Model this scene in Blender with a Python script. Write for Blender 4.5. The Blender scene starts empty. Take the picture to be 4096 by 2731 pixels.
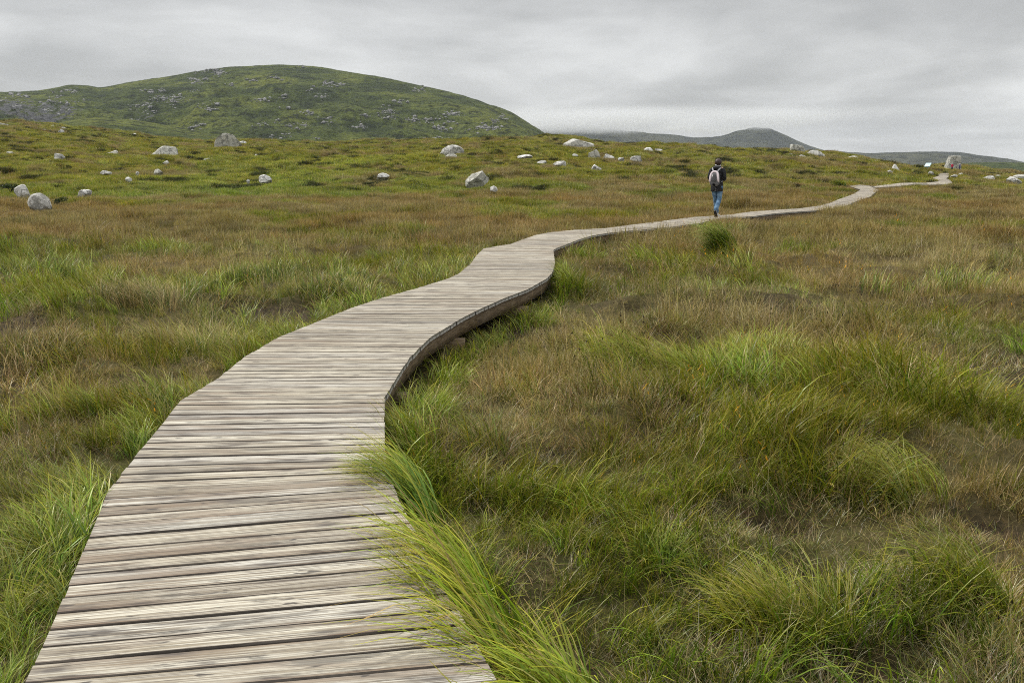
import bpy, math, random
import numpy as np
from mathutils import Vector, Matrix, noise as mnoise

random.seed(7)
rng = np.random.default_rng(11)
R = math.radians
sc = bpy.context.scene
col = sc.collection

# ------------------------------------------------------------------ camera
F = 995.56                       # focal length in pixels of a 1024 px wide frame (35 mm lens)
PITCH = math.atan((341 - 165) / F)
CAMZ = 1.5
cam = bpy.data.objects.new('camera', bpy.data.cameras.new('camera'))
col.objects.link(cam)
cam.data.lens = 35
cam.data.sensor_width = 36
cam.data.clip_end = 20000
cam.data.clip_start = 0.05
cam.location = (0, 0, CAMZ)
cam.rotation_euler = (math.pi / 2 - PITCH, 0, 0)
sc.camera = cam

# ------------------------------------------------------------------ sky and sun
SUN_EL, SUN_ROT = R(52), R(-62)    # sun direction, rotation from +Y (clockwise seen from above)
world = bpy.data.worlds.new('World')
sc.world = world
world.use_nodes = True
nt = world.node_tree
nt.nodes.clear()


def node(tree, kind, **kw):
    n = tree.nodes.new(kind)
    for k, v in kw.items():
        if k == 'inputs':
            for kk, vv in v.items():
                n.inputs[kk].default_value = vv
        else:
            setattr(n, k, v)
    return n


def ramp(tree, stops, fac=None, interp='LINEAR'):
    n = tree.nodes.new('ShaderNodeValToRGB')
    cr = n.color_ramp
    cr.interpolation = interp
    while len(cr.elements) < len(stops):
        cr.elements.new(0.5)
    for e, (p, c) in zip(cr.elements, stops):
        e.position = p
        e.color = (c, c, c, 1) if isinstance(c, (int, float)) else (*c, 1)
    if fac is not None:
        tree.links.new(fac, n.inputs[0])
    return n


def math_n(tree, op, a, b=None, c=None, clamp=False):
    n = tree.nodes.new('ShaderNodeMath')
    n.operation = op
    n.use_clamp = clamp
    for i, v in enumerate((a, b, c)):
        if v is None:
            continue
        if isinstance(v, (int, float)):
            n.inputs[i].default_value = v
        else:
            tree.links.new(v, n.inputs[i])
    return n.outputs[0]


def mixc(tree, fac, a, b, blend='MIX'):
    n = tree.nodes.new('ShaderNodeMix')
    n.data_type = 'RGBA'
    n.blend_type = blend
    for sock, v in ((n.inputs[0], fac), (n.inputs[6], a), (n.inputs[7], b)):
        if isinstance(v, (int, float)):
            sock.default_value = v
        elif isinstance(v, tuple):
            sock.default_value = (*v, 1) if len(v) == 3 else v
        else:
            tree.links.new(v, sock)
    return n.outputs[2]


def noise_n(tree, vec, scale, detail=4, rough=0.55, dist=0.0, dims='3D'):
    n = tree.nodes.new('ShaderNodeTexNoise')
    n.noise_dimensions = dims
    n.inputs['Scale'].default_value = scale
    n.inputs['Detail'].default_value = detail
    n.inputs['Roughness'].default_value = rough
    n.inputs['Distortion'].default_value = dist
    if vec is not None:
        tree.links.new(vec, n.inputs['Vector'])
    return n


def map_n(tree, vec, scale=(1, 1, 1), loc=(0, 0, 0), rot=(0, 0, 0)):
    n = tree.nodes.new('ShaderNodeMapping')
    n.inputs['Scale'].default_value = scale
    n.inputs['Location'].default_value = loc
    n.inputs['Rotation'].default_value = rot
    tree.links.new(vec, n.inputs['Vector'])
    return n.outputs[0]


def build_world():
    out = node(nt, 'ShaderNodeOutputWorld')
    sky = node(nt, 'ShaderNodeTexSky', sky_type='NISHITA', sun_disc=False)
    sky.sun_elevation = SUN_EL
    sky.sun_rotation = SUN_ROT
    tc = node(nt, 'ShaderNodeTexCoord')
    sep = node(nt, 'ShaderNodeSeparateXYZ')
    nt.links.new(tc.outputs['Generated'], sep.inputs[0])
    z = math_n(nt, 'MAXIMUM', sep.outputs[2], 0.0)
    # overcast sky: about three times brighter overhead than at the horizon
    lum = math_n(nt, 'ADD', 0.445, math_n(nt, 'MULTIPLY', math_n(nt, 'MULTIPLY', z, z), 1.05))
    lum = math_n(nt, 'ADD', lum, math_n(nt, 'MULTIPLY', z, 0.10))
    # cloud layer seen in perspective: project the direction on a flat ceiling
    zz = math_n(nt, 'ADD', z, 0.10)
    px = math_n(nt, 'DIVIDE', sep.outputs[0], zz)
    py = math_n(nt, 'DIVIDE', sep.outputs[1], zz)
    cmb = node(nt, 'ShaderNodeCombineXYZ')
    nt.links.new(px, cmb.inputs[0])
    nt.links.new(py, cmb.inputs[1])
    n1 = noise_n(nt, map_n(nt, tc.outputs['Generated'], (1.5, 1.5, 6.5), (2.3, 0.4, 1.1)), 1.55, 5, 0.50, 0.35)
    n2 = noise_n(nt, map_n(nt, cmb.outputs[0], (1, 0.75, 1), (1.4, 7.1, 0), (0, 0, 0.5)), 1.0, 6, 0.55, 0.5)
    n3 = noise_n(nt, map_n(nt, tc.outputs['Generated'], (1.0, 1.0, 2.6), (7.3, 3.4, 5.1)), 9.0, 5, 0.55, 0.6)
    cl = math_n(nt, 'ADD', math_n(nt, 'MULTIPLY', n1.outputs[0], 0.62), math_n(nt, 'MULTIPLY', n2.outputs[0], 0.26))
    cl = math_n(nt, 'ADD', cl, math_n(nt, 'MULTIPLY', n3.outputs[0], 0.12))
    cr = ramp(nt, [(0.39, 0.74), (0.455, 0.86), (0.50, 0.99), (0.545, 1.13), (0.61, 1.34)], cl)
    # the cloud thins and brightens towards the horizon
    hor = ramp(nt, [(0.0, 1.22), (0.03, 1.10), (0.08, 0.98), (0.2, 1.0), (1.0, 1.0)], z)
    lum = math_n(nt, 'MULTIPLY', lum, cr.outputs[0])
    lum = math_n(nt, 'MULTIPLY', lum, hor.outputs[0])
    grey = mixc(nt, 1.0, (0.995, 1.0, 0.995), (1, 1, 1), 'MULTIPLY')
    cmul = nt.nodes.new('ShaderNodeVectorMath')
    cmul.operation = 'SCALE'
    nt.links.new(grey, cmul.inputs[0])
    nt.links.new(lum, cmul.inputs['Scale'])
    bg1 = node(nt, 'ShaderNodeBackground', inputs={'Strength': 1.0})
    nt.links.new(cmul.outputs[0], bg1.inputs[0])
    bg2 = node(nt, 'ShaderNodeBackground', inputs={'Strength': 0.06})
    nt.links.new(sky.outputs[0], bg2.inputs[0])
    mx = node(nt, 'ShaderNodeMixShader', inputs={0: 0.08})
    nt.links.new(bg1.outputs[0], mx.inputs[1])
    nt.links.new(bg2.outputs[0], mx.inputs[2])
    nt.links.new(mx.outputs[0], out.inputs[0])


build_world()
sun = bpy.data.objects.new('sun', bpy.data.lights.new('sun', 'SUN'))
col.objects.link(sun)
sun.data.energy = 2.3
sun.data.angle = R(11)
sun.data.color = (1.0, 0.96, 0.90)
sd = Vector((math.sin(SUN_ROT) * math.cos(SUN_EL), math.cos(SUN_ROT) * math.cos(SUN_EL), math.sin(SUN_EL)))
sun.rotation_euler = (-sd).to_track_quat('-Z', 'Y').to_euler()
sun.location = (0, 0, 60)

sc.view_settings.view_transform = 'Standard'
sc.view_settings.look = 'None'
sc.view_settings.exposure = 0.42
sc.view_settings.gamma = 1.0
cy = sc.cycles
cy.max_bounces = 5
cy.diffuse_bounces = 2
cy.glossy_bounces = 1
cy.transmission_bounces = 3
cy.transparent_max_bounces = 8
cy.volume_bounces = 3
cy.caustics_reflective = False
cy.caustics_refractive = False
cy.sample_clamp_indirect = 4
cy.use_denoising = False
cy.denoiser = 'OPENIMAGEDENOISE'
cy.denoising_input_passes = 'RGB_ALBEDO_NORMAL'
cy.denoising_prefilter = 'ACCURATE'
sc.cycles.filter_width = 1.05

# ------------------------------------------------------------------ numpy noise


def _hash(ix, iy, seed):
    h = (ix.astype(np.int64) * 374761393 + iy.astype(np.int64) * 668265263 + seed * 974634541) & 0xFFFFFFFF
    h = ((h ^ (h >> 13)) * 1274126177) & 0xFFFFFFFF
    h = ((h ^ (h >> 16)) * 2246822519) & 0xFFFFFFFF
    return ((h ^ (h >> 15)) & 0xFFFFFF) / float(0xFFFFFF)


def vnoise(x, y, seed=0):
    x = np.asarray(x, float)
    y = np.asarray(y, float)
    ix = np.floor(x)
    iy = np.floor(y)
    fx = x - ix
    fy = y - iy
    fx = fx * fx * fx * (fx * (fx * 6 - 15) + 10)
    fy = fy * fy * fy * (fy * (fy * 6 - 15) + 10)
    a = _hash(ix, iy, seed)
    b = _hash(ix + 1, iy, seed)
    c = _hash(ix, iy + 1, seed)
    d = _hash(ix + 1, iy + 1, seed)
    return (a + (b - a) * fx) * (1 - fy) + (c + (d - c) * fx) * fy


def fbm(x, y, seed=0, octaves=4, gain=0.5):
    v = 0
    amp = 1
    tot = 0
    c, s = 0.8, 0.6
    for i in range(octaves):
        v = v + amp * vnoise(x, y, seed + i * 17)
        tot += amp
        amp *= gain
        x, y = (c * x - s * y) * 2.03 + 5.2, (s * x + c * y) * 2.03 + 1.3
    return v / tot            # 0..1, about 0.5


def sstep(a, b, x):
    t = np.clip((x - a) / (b - a), 0, 1)
    return t * t * (3 - 2 * t)


# ------------------------------------------------------------------ terrain shape
CP, SP = math.cos(PITCH), math.sin(PITCH)


def row_slope(row):
    c = (341 - np.asarray(row, float)) / F
    return (-SP + c * CP) / (CP + c * SP)


_sky = np.array([(-300, 104), (-100, 114), (0, 120), (87, 128.4), (144, 135), (209, 141.5), (261, 142), (348, 142.6), (414, 140.8),
                 (479, 139.6), (562, 139.3), (610, 142.8), (679, 145.9), (762, 151), (792, 150.2), (827, 155.4), (871, 160.2),
                 (897, 165.5), (914, 169.2), (940, 167.8), (980, 171.5), (1024, 177), (1120, 180), (1400, 182)], float)
U_OF = (_sky[:, 0] - 512) / F * CP


def crest(u):
    row = np.interp(u, U_OF, _sky[:, 1])
    ys = np.interp(u, [-0.6, -0.3, 0.0, 0.3, 0.52, 0.8], [230, 205, 175, 165, 160, 160])
    return ys, CAMZ + row_slope(row) * ys


def base_h(x, y):
    """the level of the boardwalk deck: flat bog, then the moor rising to its crest"""
    x = np.asarray(x, float)
    y = np.asarray(y, float)
    u = x / np.maximum(y, 3.0)
    ys, zc = crest(u)
    s = (y - 46) / (ys - 46)
    up = zc * np.power(np.clip(s, 0, 1), 1.2)
    d = np.maximum(y - ys, 0)
    down = np.where(d < 25, d * d * 0.0024, 1.5 + (d - 25) * 0.12)
    return np.where(s <= 0, 0, np.maximum(up - down, -15.0))


# ---- the boardwalk's edges, as pairs of plank ends (photo pixels, 4096 wide), dropped onto the deck surface
PAIRS = [((27, 2895), (1990, 2731)), ((102, 2731), (1905, 2566)), ((200, 2518), (1795, 2372)), ((255, 2387), (1732, 2255)), ((310, 2255), (1668, 2135)),
         ((374, 2102), (1602, 2005)), ((434, 1961), (1556, 1905)), ((510, 1864), (1545, 1835)), ((561, 1796), (1540, 1775)),
         ((629, 1719), (1538, 1705)), ((723, 1600), (1537, 1592)), ((871, 1512), (1588, 1505)), ((975, 1428), (1640, 1428)),
         ((1115, 1346), (1717, 1350)), ((1300, 1273), (1838, 1276)), ((1407, 1229), (1925, 1232)), ((1538, 1187), (2020, 1190)),
         ((1669, 1151), (2112, 1155)), ((1794, 1112), (2187, 1113)), ((1836, 1092), (2208, 1090)), ((1880, 1056), (2221, 1054)),
         ((1907, 1020), (2216, 1022)), ((1934, 993), (2214, 998)), ((1967, 987), (2226, 991)), ((2044, 974), (2262, 978)),
         ((2092, 956), (2312, 958)), ((2145, 938), (2372, 940)), ((2199, 928), (2431, 931)), ((2300, 918), (2520, 922)),
         ((2419, 912), (2605, 914)), ((2550, 895), (2695, 905)), ((2700, 876), (2800, 891)), ((2772, 867), (2880, 874)),
         ((2854, 862), (2940, 868)), ((2931, 856), (3020, 863)), ((3007, 845), (3090, 853)), ((3103, 838), (3180, 846)),
         ((3204, 832), (3274, 840)), ((3274, 822), (3335, 833)), ((3319, 811), (3384, 822)), ((3357, 795), (3429, 803)),
         ((3402, 780), (3484, 784)), ((3427, 767), (3495, 773)), ((3443, 757), (3516, 759)), ((3398, 743), (3474, 741)),
         ((3440, 738), (3490, 744)),
         ((3497, 744), (3500, 749)), ((3554, 736.6), (3560, 746)), ((3600, 731), (3605, 742)), ((3650, 729.5), (3652, 736)),
         ((3703, 730), (3712, 738)), ((3735, 727), (3760, 737)), ((3757, 724), (3812, 734)), ((3752, 719), (3801, 719)),
         ((3732, 710), (3784, 713)), ((3756, 702), (3795, 705)), ((3753, 692), (3795, 689.5))]


def ray(px, row):
    cx = (px - 512) / F
    c = (341 - row) / F
    return np.array([cx, CP + c * SP, -SP + c * CP])


_T = np.concatenate([np.linspace(1.5, 60, 6000), np.linspace(60.02, 420, 9000)])


def drop(px, row, off=0.0):
    """the point where the line of sight through a photo pixel (1024 wide) meets the deck-level surface"""
    d = ray(px, row)
    pts = np.outer(_T, d)
    pts[:, 2] += CAMZ
    below = pts[:, 2] <= base_h(pts[:, 0], pts[:, 1]) + off
    i = int(np.argmax(below)) if below.any() else int(np.argmin(np.where(_T > 100, pts[:, 2] - base_h(pts[:, 0], pts[:, 1]), 9e9)))
    return pts[i]


EL = np.array([drop(a[0] / 4, a[1] / 4) for a, b in PAIRS])
ER = np.array([drop(b[0] / 4, b[1] / 4) for a, b in PAIRS])
# the walkway also runs on behind the photographer
EL = np.vstack([EL[0] + np.array([0.3, -6.0, 0.0]), EL])
ER = np.vstack([ER[0] + np.array([0.6, -6.0, 0.0]), ER])
MID = (EL + ER) / 2
HALF = np.linalg.norm(EL - ER, axis=1)[:, None] / 2


def seg_points(P, step):
    out = []
    for a, b in zip(P[:-1], P[1:]):
        n = max(1, int(np.linalg.norm(b - a) / step))
        for k in range(n):
            out.append(a + (b - a) * k / n)
    out.append(P[-1])
    return np.array(out)


# polygon test: inside any quad of the walkway, with a margin
def deck_side(x, y):
    """signed distance-like value to the walkway (negative inside) and the side (-1 left, +1 right)"""
    x = np.asarray(x, float).ravel()
    y = np.asarray(y, float).ravel()
    best = np.full(x.shape, 1e9)
    side = np.zeros(x.shape)
    for P, sgn in ((EL, -1), (ER, 1)):
        for a, b in zip(P[:-1], P[1:]):
            ab = b[:2] - a[:2]
            L2 = max(ab @ ab, 1e-9)
            t = np.clip(((x - a[0]) * ab[0] + (y - a[1]) * ab[1]) / L2, 0, 1)
            d = np.hypot(x - a[0] - t * ab[0], y - a[1] - t * ab[1])
            m = d < best
            best = np.where(m, d, best)
            side = np.where(m, sgn, side)
    inside = np.zeros(x.shape, bool)
    for i in range(len(EL) - 1):
        q = [EL[i], ER[i], ER[i + 1], EL[i + 1]]
        s = []
        for k in range(4):
            a, b = q[k], q[(k + 1) % 4]
            s.append((b[0] - a[0]) * (y - a[1]) - (b[1] - a[1]) * (x - a[0]))
        s = np.array(s)
        inside |= (s >= 0).all(0) | (s <= 0).all(0)
    return np.where(inside, -best, best), side


ROCK_AT = []
# bare peat hollows: photo x, row (2352 px wide picture), half width and half depth in metres, depth
HOLLOWS = [(1624, 584, 0.46, 0.70, 0.26), (1462, 694, 0.20, 0.22, 0.16), (770, 590, 0.55, 0.5, 0.14), (300, 762, 0.6, 0.30, 0.12), (60, 845, 0.3, 0.3, 0.10), (650, 700, 1.0, 0.6, 0.08),
           (1150, 600, 0.4, 0.5, 0.1), (1290, 1010, 0.22, 0.2, 0.08), (1750, 1180, 0.25, 0.2, 0.08), (2100, 900, 0.3, 0.25, 0.08), (1115, 815, 0.2, 0.3, 0.06), (470, 640, 0.35, 0.4, 0.15),
           (1700, 880, 0.25, 0.2, 0.10), (1330, 1480, 0.2, 0.14, 0.06), (2010, 1500, 0.2, 0.15, 0.06), (2280, 1180, 0.2, 0.2, 0.08), (1860, 1290, 0.2, 0.16, 0.06)]
_H = []


def hollows(x, y):
    if not _H:
        for px, row, hw, hd, dep in HOLLOWS:
            q = drop(px * 1024 / 2352, row * 1024 / 2352, -0.2)
            _H.append((q[0], q[1], hw, hd, dep))
    k = np.zeros(np.shape(x))
    z = np.zeros(np.shape(x))
    for hx, hy, hw, hd, dep in _H:
        e = np.exp(-(((x - hx) / hw) ** 2 + ((y - hy) / hd) ** 2) ** 1.5)
        k = np.maximum(k, e)
        z = z + dep * e
    return k, z


def rock_calm(x, y):
    k = np.ones(np.shape(x))
    for rx, ry, w in ROCK_AT:
        rad = w * 0.9 + 0.8
        m = (np.abs(x - rx) < rad * 2.4) & (np.abs(y - ry + rad) < rad * 4)
        if m.any():
            k[m] *= 1 - 0.92 * np.exp(-((x[m] - rx) / rad) ** 2 - ((y[m] - ry + rad * 0.8) / (rad * 1.8)) ** 2)
    return k


def bumps(x, y):
    far = sstep(45, 90, y)
    near = 1 - sstep(30, 70, y)
    b = (fbm(x / 2.6, y / 2.6, 3, 3) - 0.5) * 0.50
    b = b + (fbm(x / 0.85, y / 0.85, 9, 2) - 0.5) * 0.32 * near
    h = fbm(x / 9.0, y / 11.0, 31, 4) - 0.5
    h2 = np.abs(fbm(x / 4.2, y / 5.0, 41, 3) - 0.5)
    b = b + far * (h * 1.5 + (0.16 - h2) * 1.9) * rock_calm(x, y)
    mid = sstep(22, 40, y) * (1 - sstep(60, 90, y))
    return b + mid * (fbm(x / 5, y / 5, 51, 3) - 0.5) * 0.35


def ground_h(x, y, dist=None, side=None):
    """the surface of the soil"""
    b = base_h(x, y)
    if dist is None:
        dist, side = deck_side(x, y)
        dist = dist.reshape(np.shape(x))
        side = side.reshape(np.shape(x))
    sink = np.where(side > 0, np.interp(y, [6, 9, 12, 15], [0.27, 0.34, 0.32, 0.24]), 0.22)
    near = np.clip(1 - dist / 1.3, 0, 1)
    depth = 0.27 + (sink - 0.27) * near
    bb = bumps(x, y)
    bb = np.minimum(bb, 0.16 + 5 * np.clip(1 - near * 1.3, 0, 1) )
    farrise = sstep(60, 120, y) * 0.22 * (1 - near)
    hk, hz = hollows(x, y)
    return b - depth + bb * (1 - 0.7 * near) * (1 - hk) + farrise - hz


# ------------------------------------------------------------------ helpers


def mesh_obj(name, verts, faces, mat=None, parent=None, smooth=False):
    me = bpy.data.meshes.new(name)
    me.from_pydata([tuple(map(float, v)) for v in verts], [], [tuple(map(int, f)) for f in faces])
    me.update()
    if smooth:
        me.polygons.foreach_set('use_smooth', [True] * len(me.polygons))
    if mat is not None:
        me.materials.append(mat)
    o = bpy.data.objects.new(name, me)
    col.objects.link(o)
    if parent is not None:
        o.parent = parent
    return o


def quad_mesh(name, V, Q, mats=None):
    """fast mesh from numpy arrays; Q is (n,4)"""
    me = bpy.data.meshes.new(name)
    me.vertices.add(len(V))
    me.vertices.foreach_set('co', np.asarray(V, np.float32).ravel())
    n = len(Q)
    me.loops.add(n * 4)
    me.loops.foreach_set('vertex_index', np.asarray(Q, np.int32).ravel())
    me.polygons.add(n)
    me.polygons.foreach_set('loop_start', np.arange(0, n * 4, 4, dtype=np.int32))
    me.polygons.foreach_set('loop_total', np.full(n, 4, np.int32))
    me.update(calc_edges=True)
    me.validate()
    for m in (mats or []):
        me.materials.append(m)
    return me


def set_attr(me, name, kind, data, dom='POINT'):
    at = me.attributes.new(name, kind, dom)
    key = {'FLOAT': 'value', 'INT': 'value', 'FLOAT_VECTOR': 'vector', 'FLOAT_COLOR': 'color'}[kind]
    at.data.foreach_set(key, np.ascontiguousarray(data).ravel())


def tag(o, label=None, cat=None, group=None, kind=None):
    if label:
        o['label'] = label
    if cat:
        o['category'] = cat
    if group:
        o['group'] = group
    if kind:
        o['kind'] = kind
    return o


def empty(name, loc, rz=0.0):
    o = bpy.data.objects.new(name, None)
    o.location = loc
    o.rotation_euler = (0, 0, rz)
    o.empty_display_size = 0.2
    col.objects.link(o)
    return o


def new_mat(name, rough=0.9, spec=0.2):
    m = bpy.data.materials.new(name)
    m.use_nodes = True
    t = m.node_tree
    b = t.nodes['Principled BSDF']
    b.inputs['Roughness'].default_value = rough
    b.inputs['Specular IOR Level'].default_value = spec
    return m, t, b


def bump_n(t, b, height, strength=0.5, dist=0.01):
    n = t.nodes.new('ShaderNodeBump')
    n.inputs['Strength'].default_value = strength
    n.inputs['Distance'].default_value = dist
    t.links.new(height, n.inputs['Height'])
    t.links.new(n.outputs[0], b.inputs['Normal'])
    return n


def simple_mat(name, c, rough=0.8, var=0.25, scale=30, spec=0.2, bump=0.0):
    m, t, b = new_mat(name, rough, spec)
    tc = t.nodes.new('ShaderNodeTexCoord')
    n = noise_n(t, tc.outputs['Object'], scale, 5)
    lo = tuple(max(0, v * (1 - var)) for v in c)
    hi = tuple(min(1, v * (1 + var)) for v in c)
    r = ramp(t, [(0.3, lo), (0.7, hi)], n.outputs[0])
    t.links.new(r.outputs[0], b.inputs['Base Color'])
    if bump:
        bump_n(t, b, n.outputs[0], bump, 0.01)
    return m


# ------------------------------------------------------------------ materials


def soil_material():
    m, t, b = new_mat('peat_soil', 0.95, 0.1)
    geo = t.nodes.new('ShaderNodeNewGeometry')
    pos = geo.outputs['Position']
    at = t.nodes.new('ShaderNodeAttribute')
    at.attribute_name = 'cover'
    n1 = noise_n(t, pos, 14, 6, 0.7)
    n2 = noise_n(t, pos, 2.2, 5, 0.6)
    soil = ramp(t, [(0.3, (0.012, 0.010, 0.007)), (0.5, (0.035, 0.026, 0.015)), (0.7, (0.085, 0.06, 0.03))], n1.outputs[0])
    fine = noise_n(t, map_n(t, pos, (1, 1, 1)), 60, 4, 0.7)
    grass = mixc(t, ramp(t, [(0.3, 0.0), (0.7, 1.0)], n2.outputs[0]).outputs[0], at.outputs['Color'],
                 mixc(t, 1.0, at.outputs['Color'], (0.62, 0.60, 0.55), 'MULTIPLY'))
    grass = mixc(t, ramp(t, [(0.35, 0.0), (0.65, 0.7)], fine.outputs[0]).outputs[0], grass, (0.045, 0.042, 0.014))
    c = mixc(t, at.outputs['Alpha'], soil.outputs[0], grass)
    t.links.new(c, b.inputs['Base Color'])
    bump_n(t, b, n1.outputs[0], 0.8, 0.03)
    return m


def grass_material(name, inst):
    m = bpy.data.materials.new(name)
    m.use_nodes = True
    t = m.node_tree
    t.nodes.clear()
    out = t.nodes.new('ShaderNodeOutputMaterial')
    a = t.nodes.new('ShaderNodeAttribute')
    a.attribute_name = 'blade'
    c = a.outputs['Color']
    if inst:
        ti = t.nodes.new('ShaderNodeAttribute')
        ti.attribute_type = 'INSTANCER'
        ti.attribute_name = 'tint'
        c = mixc(t, 1.0, c, ti.outputs['Color'], 'MULTIPLY')
    d = t.nodes.new('ShaderNodeBsdfDiffuse')
    tr = t.nodes.new('ShaderNodeBsdfTranslucent')
    g = t.nodes.new('ShaderNodeBsdfGlossy')
    g.inputs['Roughness'].default_value = 0.35
    g.inputs['Color'].default_value = (1.0, 1.0, 0.95, 1)
    t.links.new(c, d.inputs['Color'])
    t.links.new(mixc(t, 1.0, c, (1.1, 1.1, 0.7), 'MULTIPLY'), tr.inputs['Color'])
    m1 = t.nodes.new('ShaderNodeMixShader')
    m1.inputs[0].default_value = 0.24
    t.links.new(d.outputs[0], m1.inputs[1])
    t.links.new(tr.outputs[0], m1.inputs[2])
    m2 = t.nodes.new('ShaderNodeMixShader')
    m2.inputs[0].default_value = 0.022
    t.links.new(m1.outputs[0], m2.inputs[1])
    t.links.new(g.outputs[0], m2.inputs[2])
    t.links.new(m2.outputs[0], out.inputs[0])
    return m


def deck_material():
    m, t, b = new_mat('weathered_deck_wood', 0.82, 0.25)
    a = t.nodes.new('ShaderNodeAttribute')
    a.attribute_name = 'plank'          # x: metres along, y: metres across, z: plank number
    pv = a.outputs['Vector']
    sep = t.nodes.new('ShaderNodeSeparateXYZ')
    t.links.new(pv, sep.inputs[0])
    idn = t.nodes.new('ShaderNodeTexWhiteNoise')
    idn.noise_dimensions = '1D'
    t.links.new(sep.outputs[2], idn.inputs['W'])
    # keep each plank's texture apart
    def pvec(su, sv, sid):
        return map_n(t, pv, (su, sv, sid))
    grain = noise_n(t, pvec(1.6, 95, 13.7), 1, 6, 0.62, 0.5)
    grain2 = noise_n(t, pvec(2.6, 60, 7.3), 1, 5, 0.62, 0.8)
    stain = noise_n(t, pvec(2.6, 13, 5.1), 1, 5, 0.62, 0.6)
    stain2 = noise_n(t, pvec(1.1, 11, 3.3), 1, 3, 0.5, 0.3)
    knot = t.nodes.new('ShaderNodeTexVoronoi')
    knot.inputs['Scale'].default_value = 1
    knot.voronoi_dimensions = '2D'
    kx = math_n(t, 'ADD', math_n(t, 'MULTIPLY', sep.outputs[0], 2.3), math_n(t, 'MULTIPLY', sep.outputs[2], 17.31))
    ky = math_n(t, 'ADD', math_n(t, 'MULTIPLY', sep.outputs[1], 10.0), math_n(t, 'MULTIPLY', sep.outputs[2], 7.77))
    kc = t.nodes.new('ShaderNodeCombineXYZ')
    kd = noise_n(t, pvec(7, 40, 4.4), 1, 3)
    t.links.new(math_n(t, 'ADD', kx, math_n(t, 'MULTIPLY', kd.outputs[0], 0.16)), kc.inputs[0])
    t.links.new(math_n(t, 'ADD', ky, math_n(t, 'MULTIPLY', kd.outputs[0], 0.22)), kc.inputs[1])
    t.links.new(kc.outputs[0], knot.inputs['Vector'])
    # base: bleached grey cream, some planks greyer or browner
    base = ramp(t, [(0.0, (0.30, 0.265, 0.21)), (0.14, (0.46, 0.425, 0.345)), (0.5, (0.60, 0.565, 0.465)), (0.8, (0.55, 0.53, 0.47)),
                    (1.0, (0.34, 0.325, 0.29))], idn.outputs[0])
    c = base.outputs[0]
    gl = ramp(t, [(0.36, 0.0), (0.47, 0.35), (0.56, 1.0)], grain.outputs[0])
    c = mixc(t, gl.outputs[0], mixc(t, 1.0, c, (0.47, 0.42, 0.355), 'MULTIPLY'), c)
    g2 = ramp(t, [(0.37, 1.0), (0.43, 0.0)], grain2.outputs[0])
    c = mixc(t, math_n(t, 'MULTIPLY', g2.outputs[0], 0.85), c, (0.07, 0.055, 0.045))
    # reddish brown, less bleached streaks
    br = ramp(t, [(0.52, 0.0), (0.64, 0.85)], stain2.outputs[0])
    c = mixc(t, math_n(t, 'MULTIPLY', br.outputs[0], 0.75), c, (0.215, 0.160, 0.112))
    # dark algae
    al = ramp(t, [(0.54, 0.0), (0.62, 0.8), (0.74, 0.97)], stain.outputs[0])
    alg = math_n(t, 'MULTIPLY', al.outputs[0], ramp(t, [(0.40, 0.25), (0.56, 1.0)], grain.outputs[0]).outputs[0])
    c = mixc(t, math_n(t, 'MULTIPLY', alg, 0.85), c, (0.085, 0.08, 0.07))
    kn = ramp(t, [(0.06, 1.0), (0.11, 0.55), (0.26, 0.0)], knot.outputs['Distance'])
    kr = t.nodes.new('ShaderNodeTexWhiteNoise')
    t.links.new(knot.outputs['Color'], kr.inputs['Vector'])
    km = math_n(t, 'MULTIPLY', kn.outputs[0], math_n(t, 'GREATER_THAN', kr.outputs[0], 0.55))
    c = mixc(t, math_n(t, 'MULTIPLY', km, 0.85), c, (0.07, 0.06, 0.055))
    kn2 = noise_n(t, pvec(6.5, 30, 2.1), 1, 3, 0.5, 0.4)
    km2 = ramp(t, [(0.66, 0.0), (0.71, 0.9)], kn2.outputs[0])
    c = mixc(t, km2.outputs[0], c, (0.05, 0.045, 0.042))
    dash = noise_n(t, pvec(5.0, 150, 6.6), 1, 4, 0.6, 0.3)
    dm = ramp(t, [(0.37, 0.75), (0.45, 0.0)], dash.outputs[0])
    c = mixc(t, dm.outputs[0], c, (0.11, 0.09, 0.07))
    edge = ramp(t, [(0.003, 0.75), (0.022, 0.0)], sep.outputs[1])
    c = mixc(t, math_n(t, 'MULTIPLY', edge.outputs[0], stain2.outputs[0]), c, (0.24, 0.14, 0.09))
    # machined grooves along the plank, dirt in them
    gr = math_n(t, 'SINE', math_n(t, 'MULTIPLY', sep.outputs[1], 2 * math.pi / 0.0135))
    gm = ramp(t, [(0.60, 0.0), (0.95, 1.0)], math_n(t, 'ADD', math_n(t, 'MULTIPLY', gr, 0.5), 0.5))
    gdirt = math_n(t, 'MULTIPLY', gm.outputs[0], ramp(t, [(0.35, 0.05), (0.62, 0.62)], noise_n(t, pvec(2.2, 30, 2.9), 1, 4, 0.6).outputs[0]).outputs[0])
    c = mixc(t, gdirt, c, (0.17, 0.145, 0.12))
    eg = t.nodes.new('ShaderNodeAttribute')
    eg.attribute_name = 'endgrain'
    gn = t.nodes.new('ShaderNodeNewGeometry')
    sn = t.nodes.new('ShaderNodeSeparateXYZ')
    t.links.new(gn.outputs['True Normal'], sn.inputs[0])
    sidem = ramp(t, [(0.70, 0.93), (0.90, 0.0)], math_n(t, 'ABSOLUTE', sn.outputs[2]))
    side_dark = math_n(t, 'MULTIPLY', sidem.outputs[0], math_n(t, 'SUBTRACT', 1.0, eg.outputs['Fac']))
    c = mixc(t, side_dark, c, (0.035, 0.03, 0.025))  # long sides and bevels darkened by face normal so the joints read dark
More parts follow.
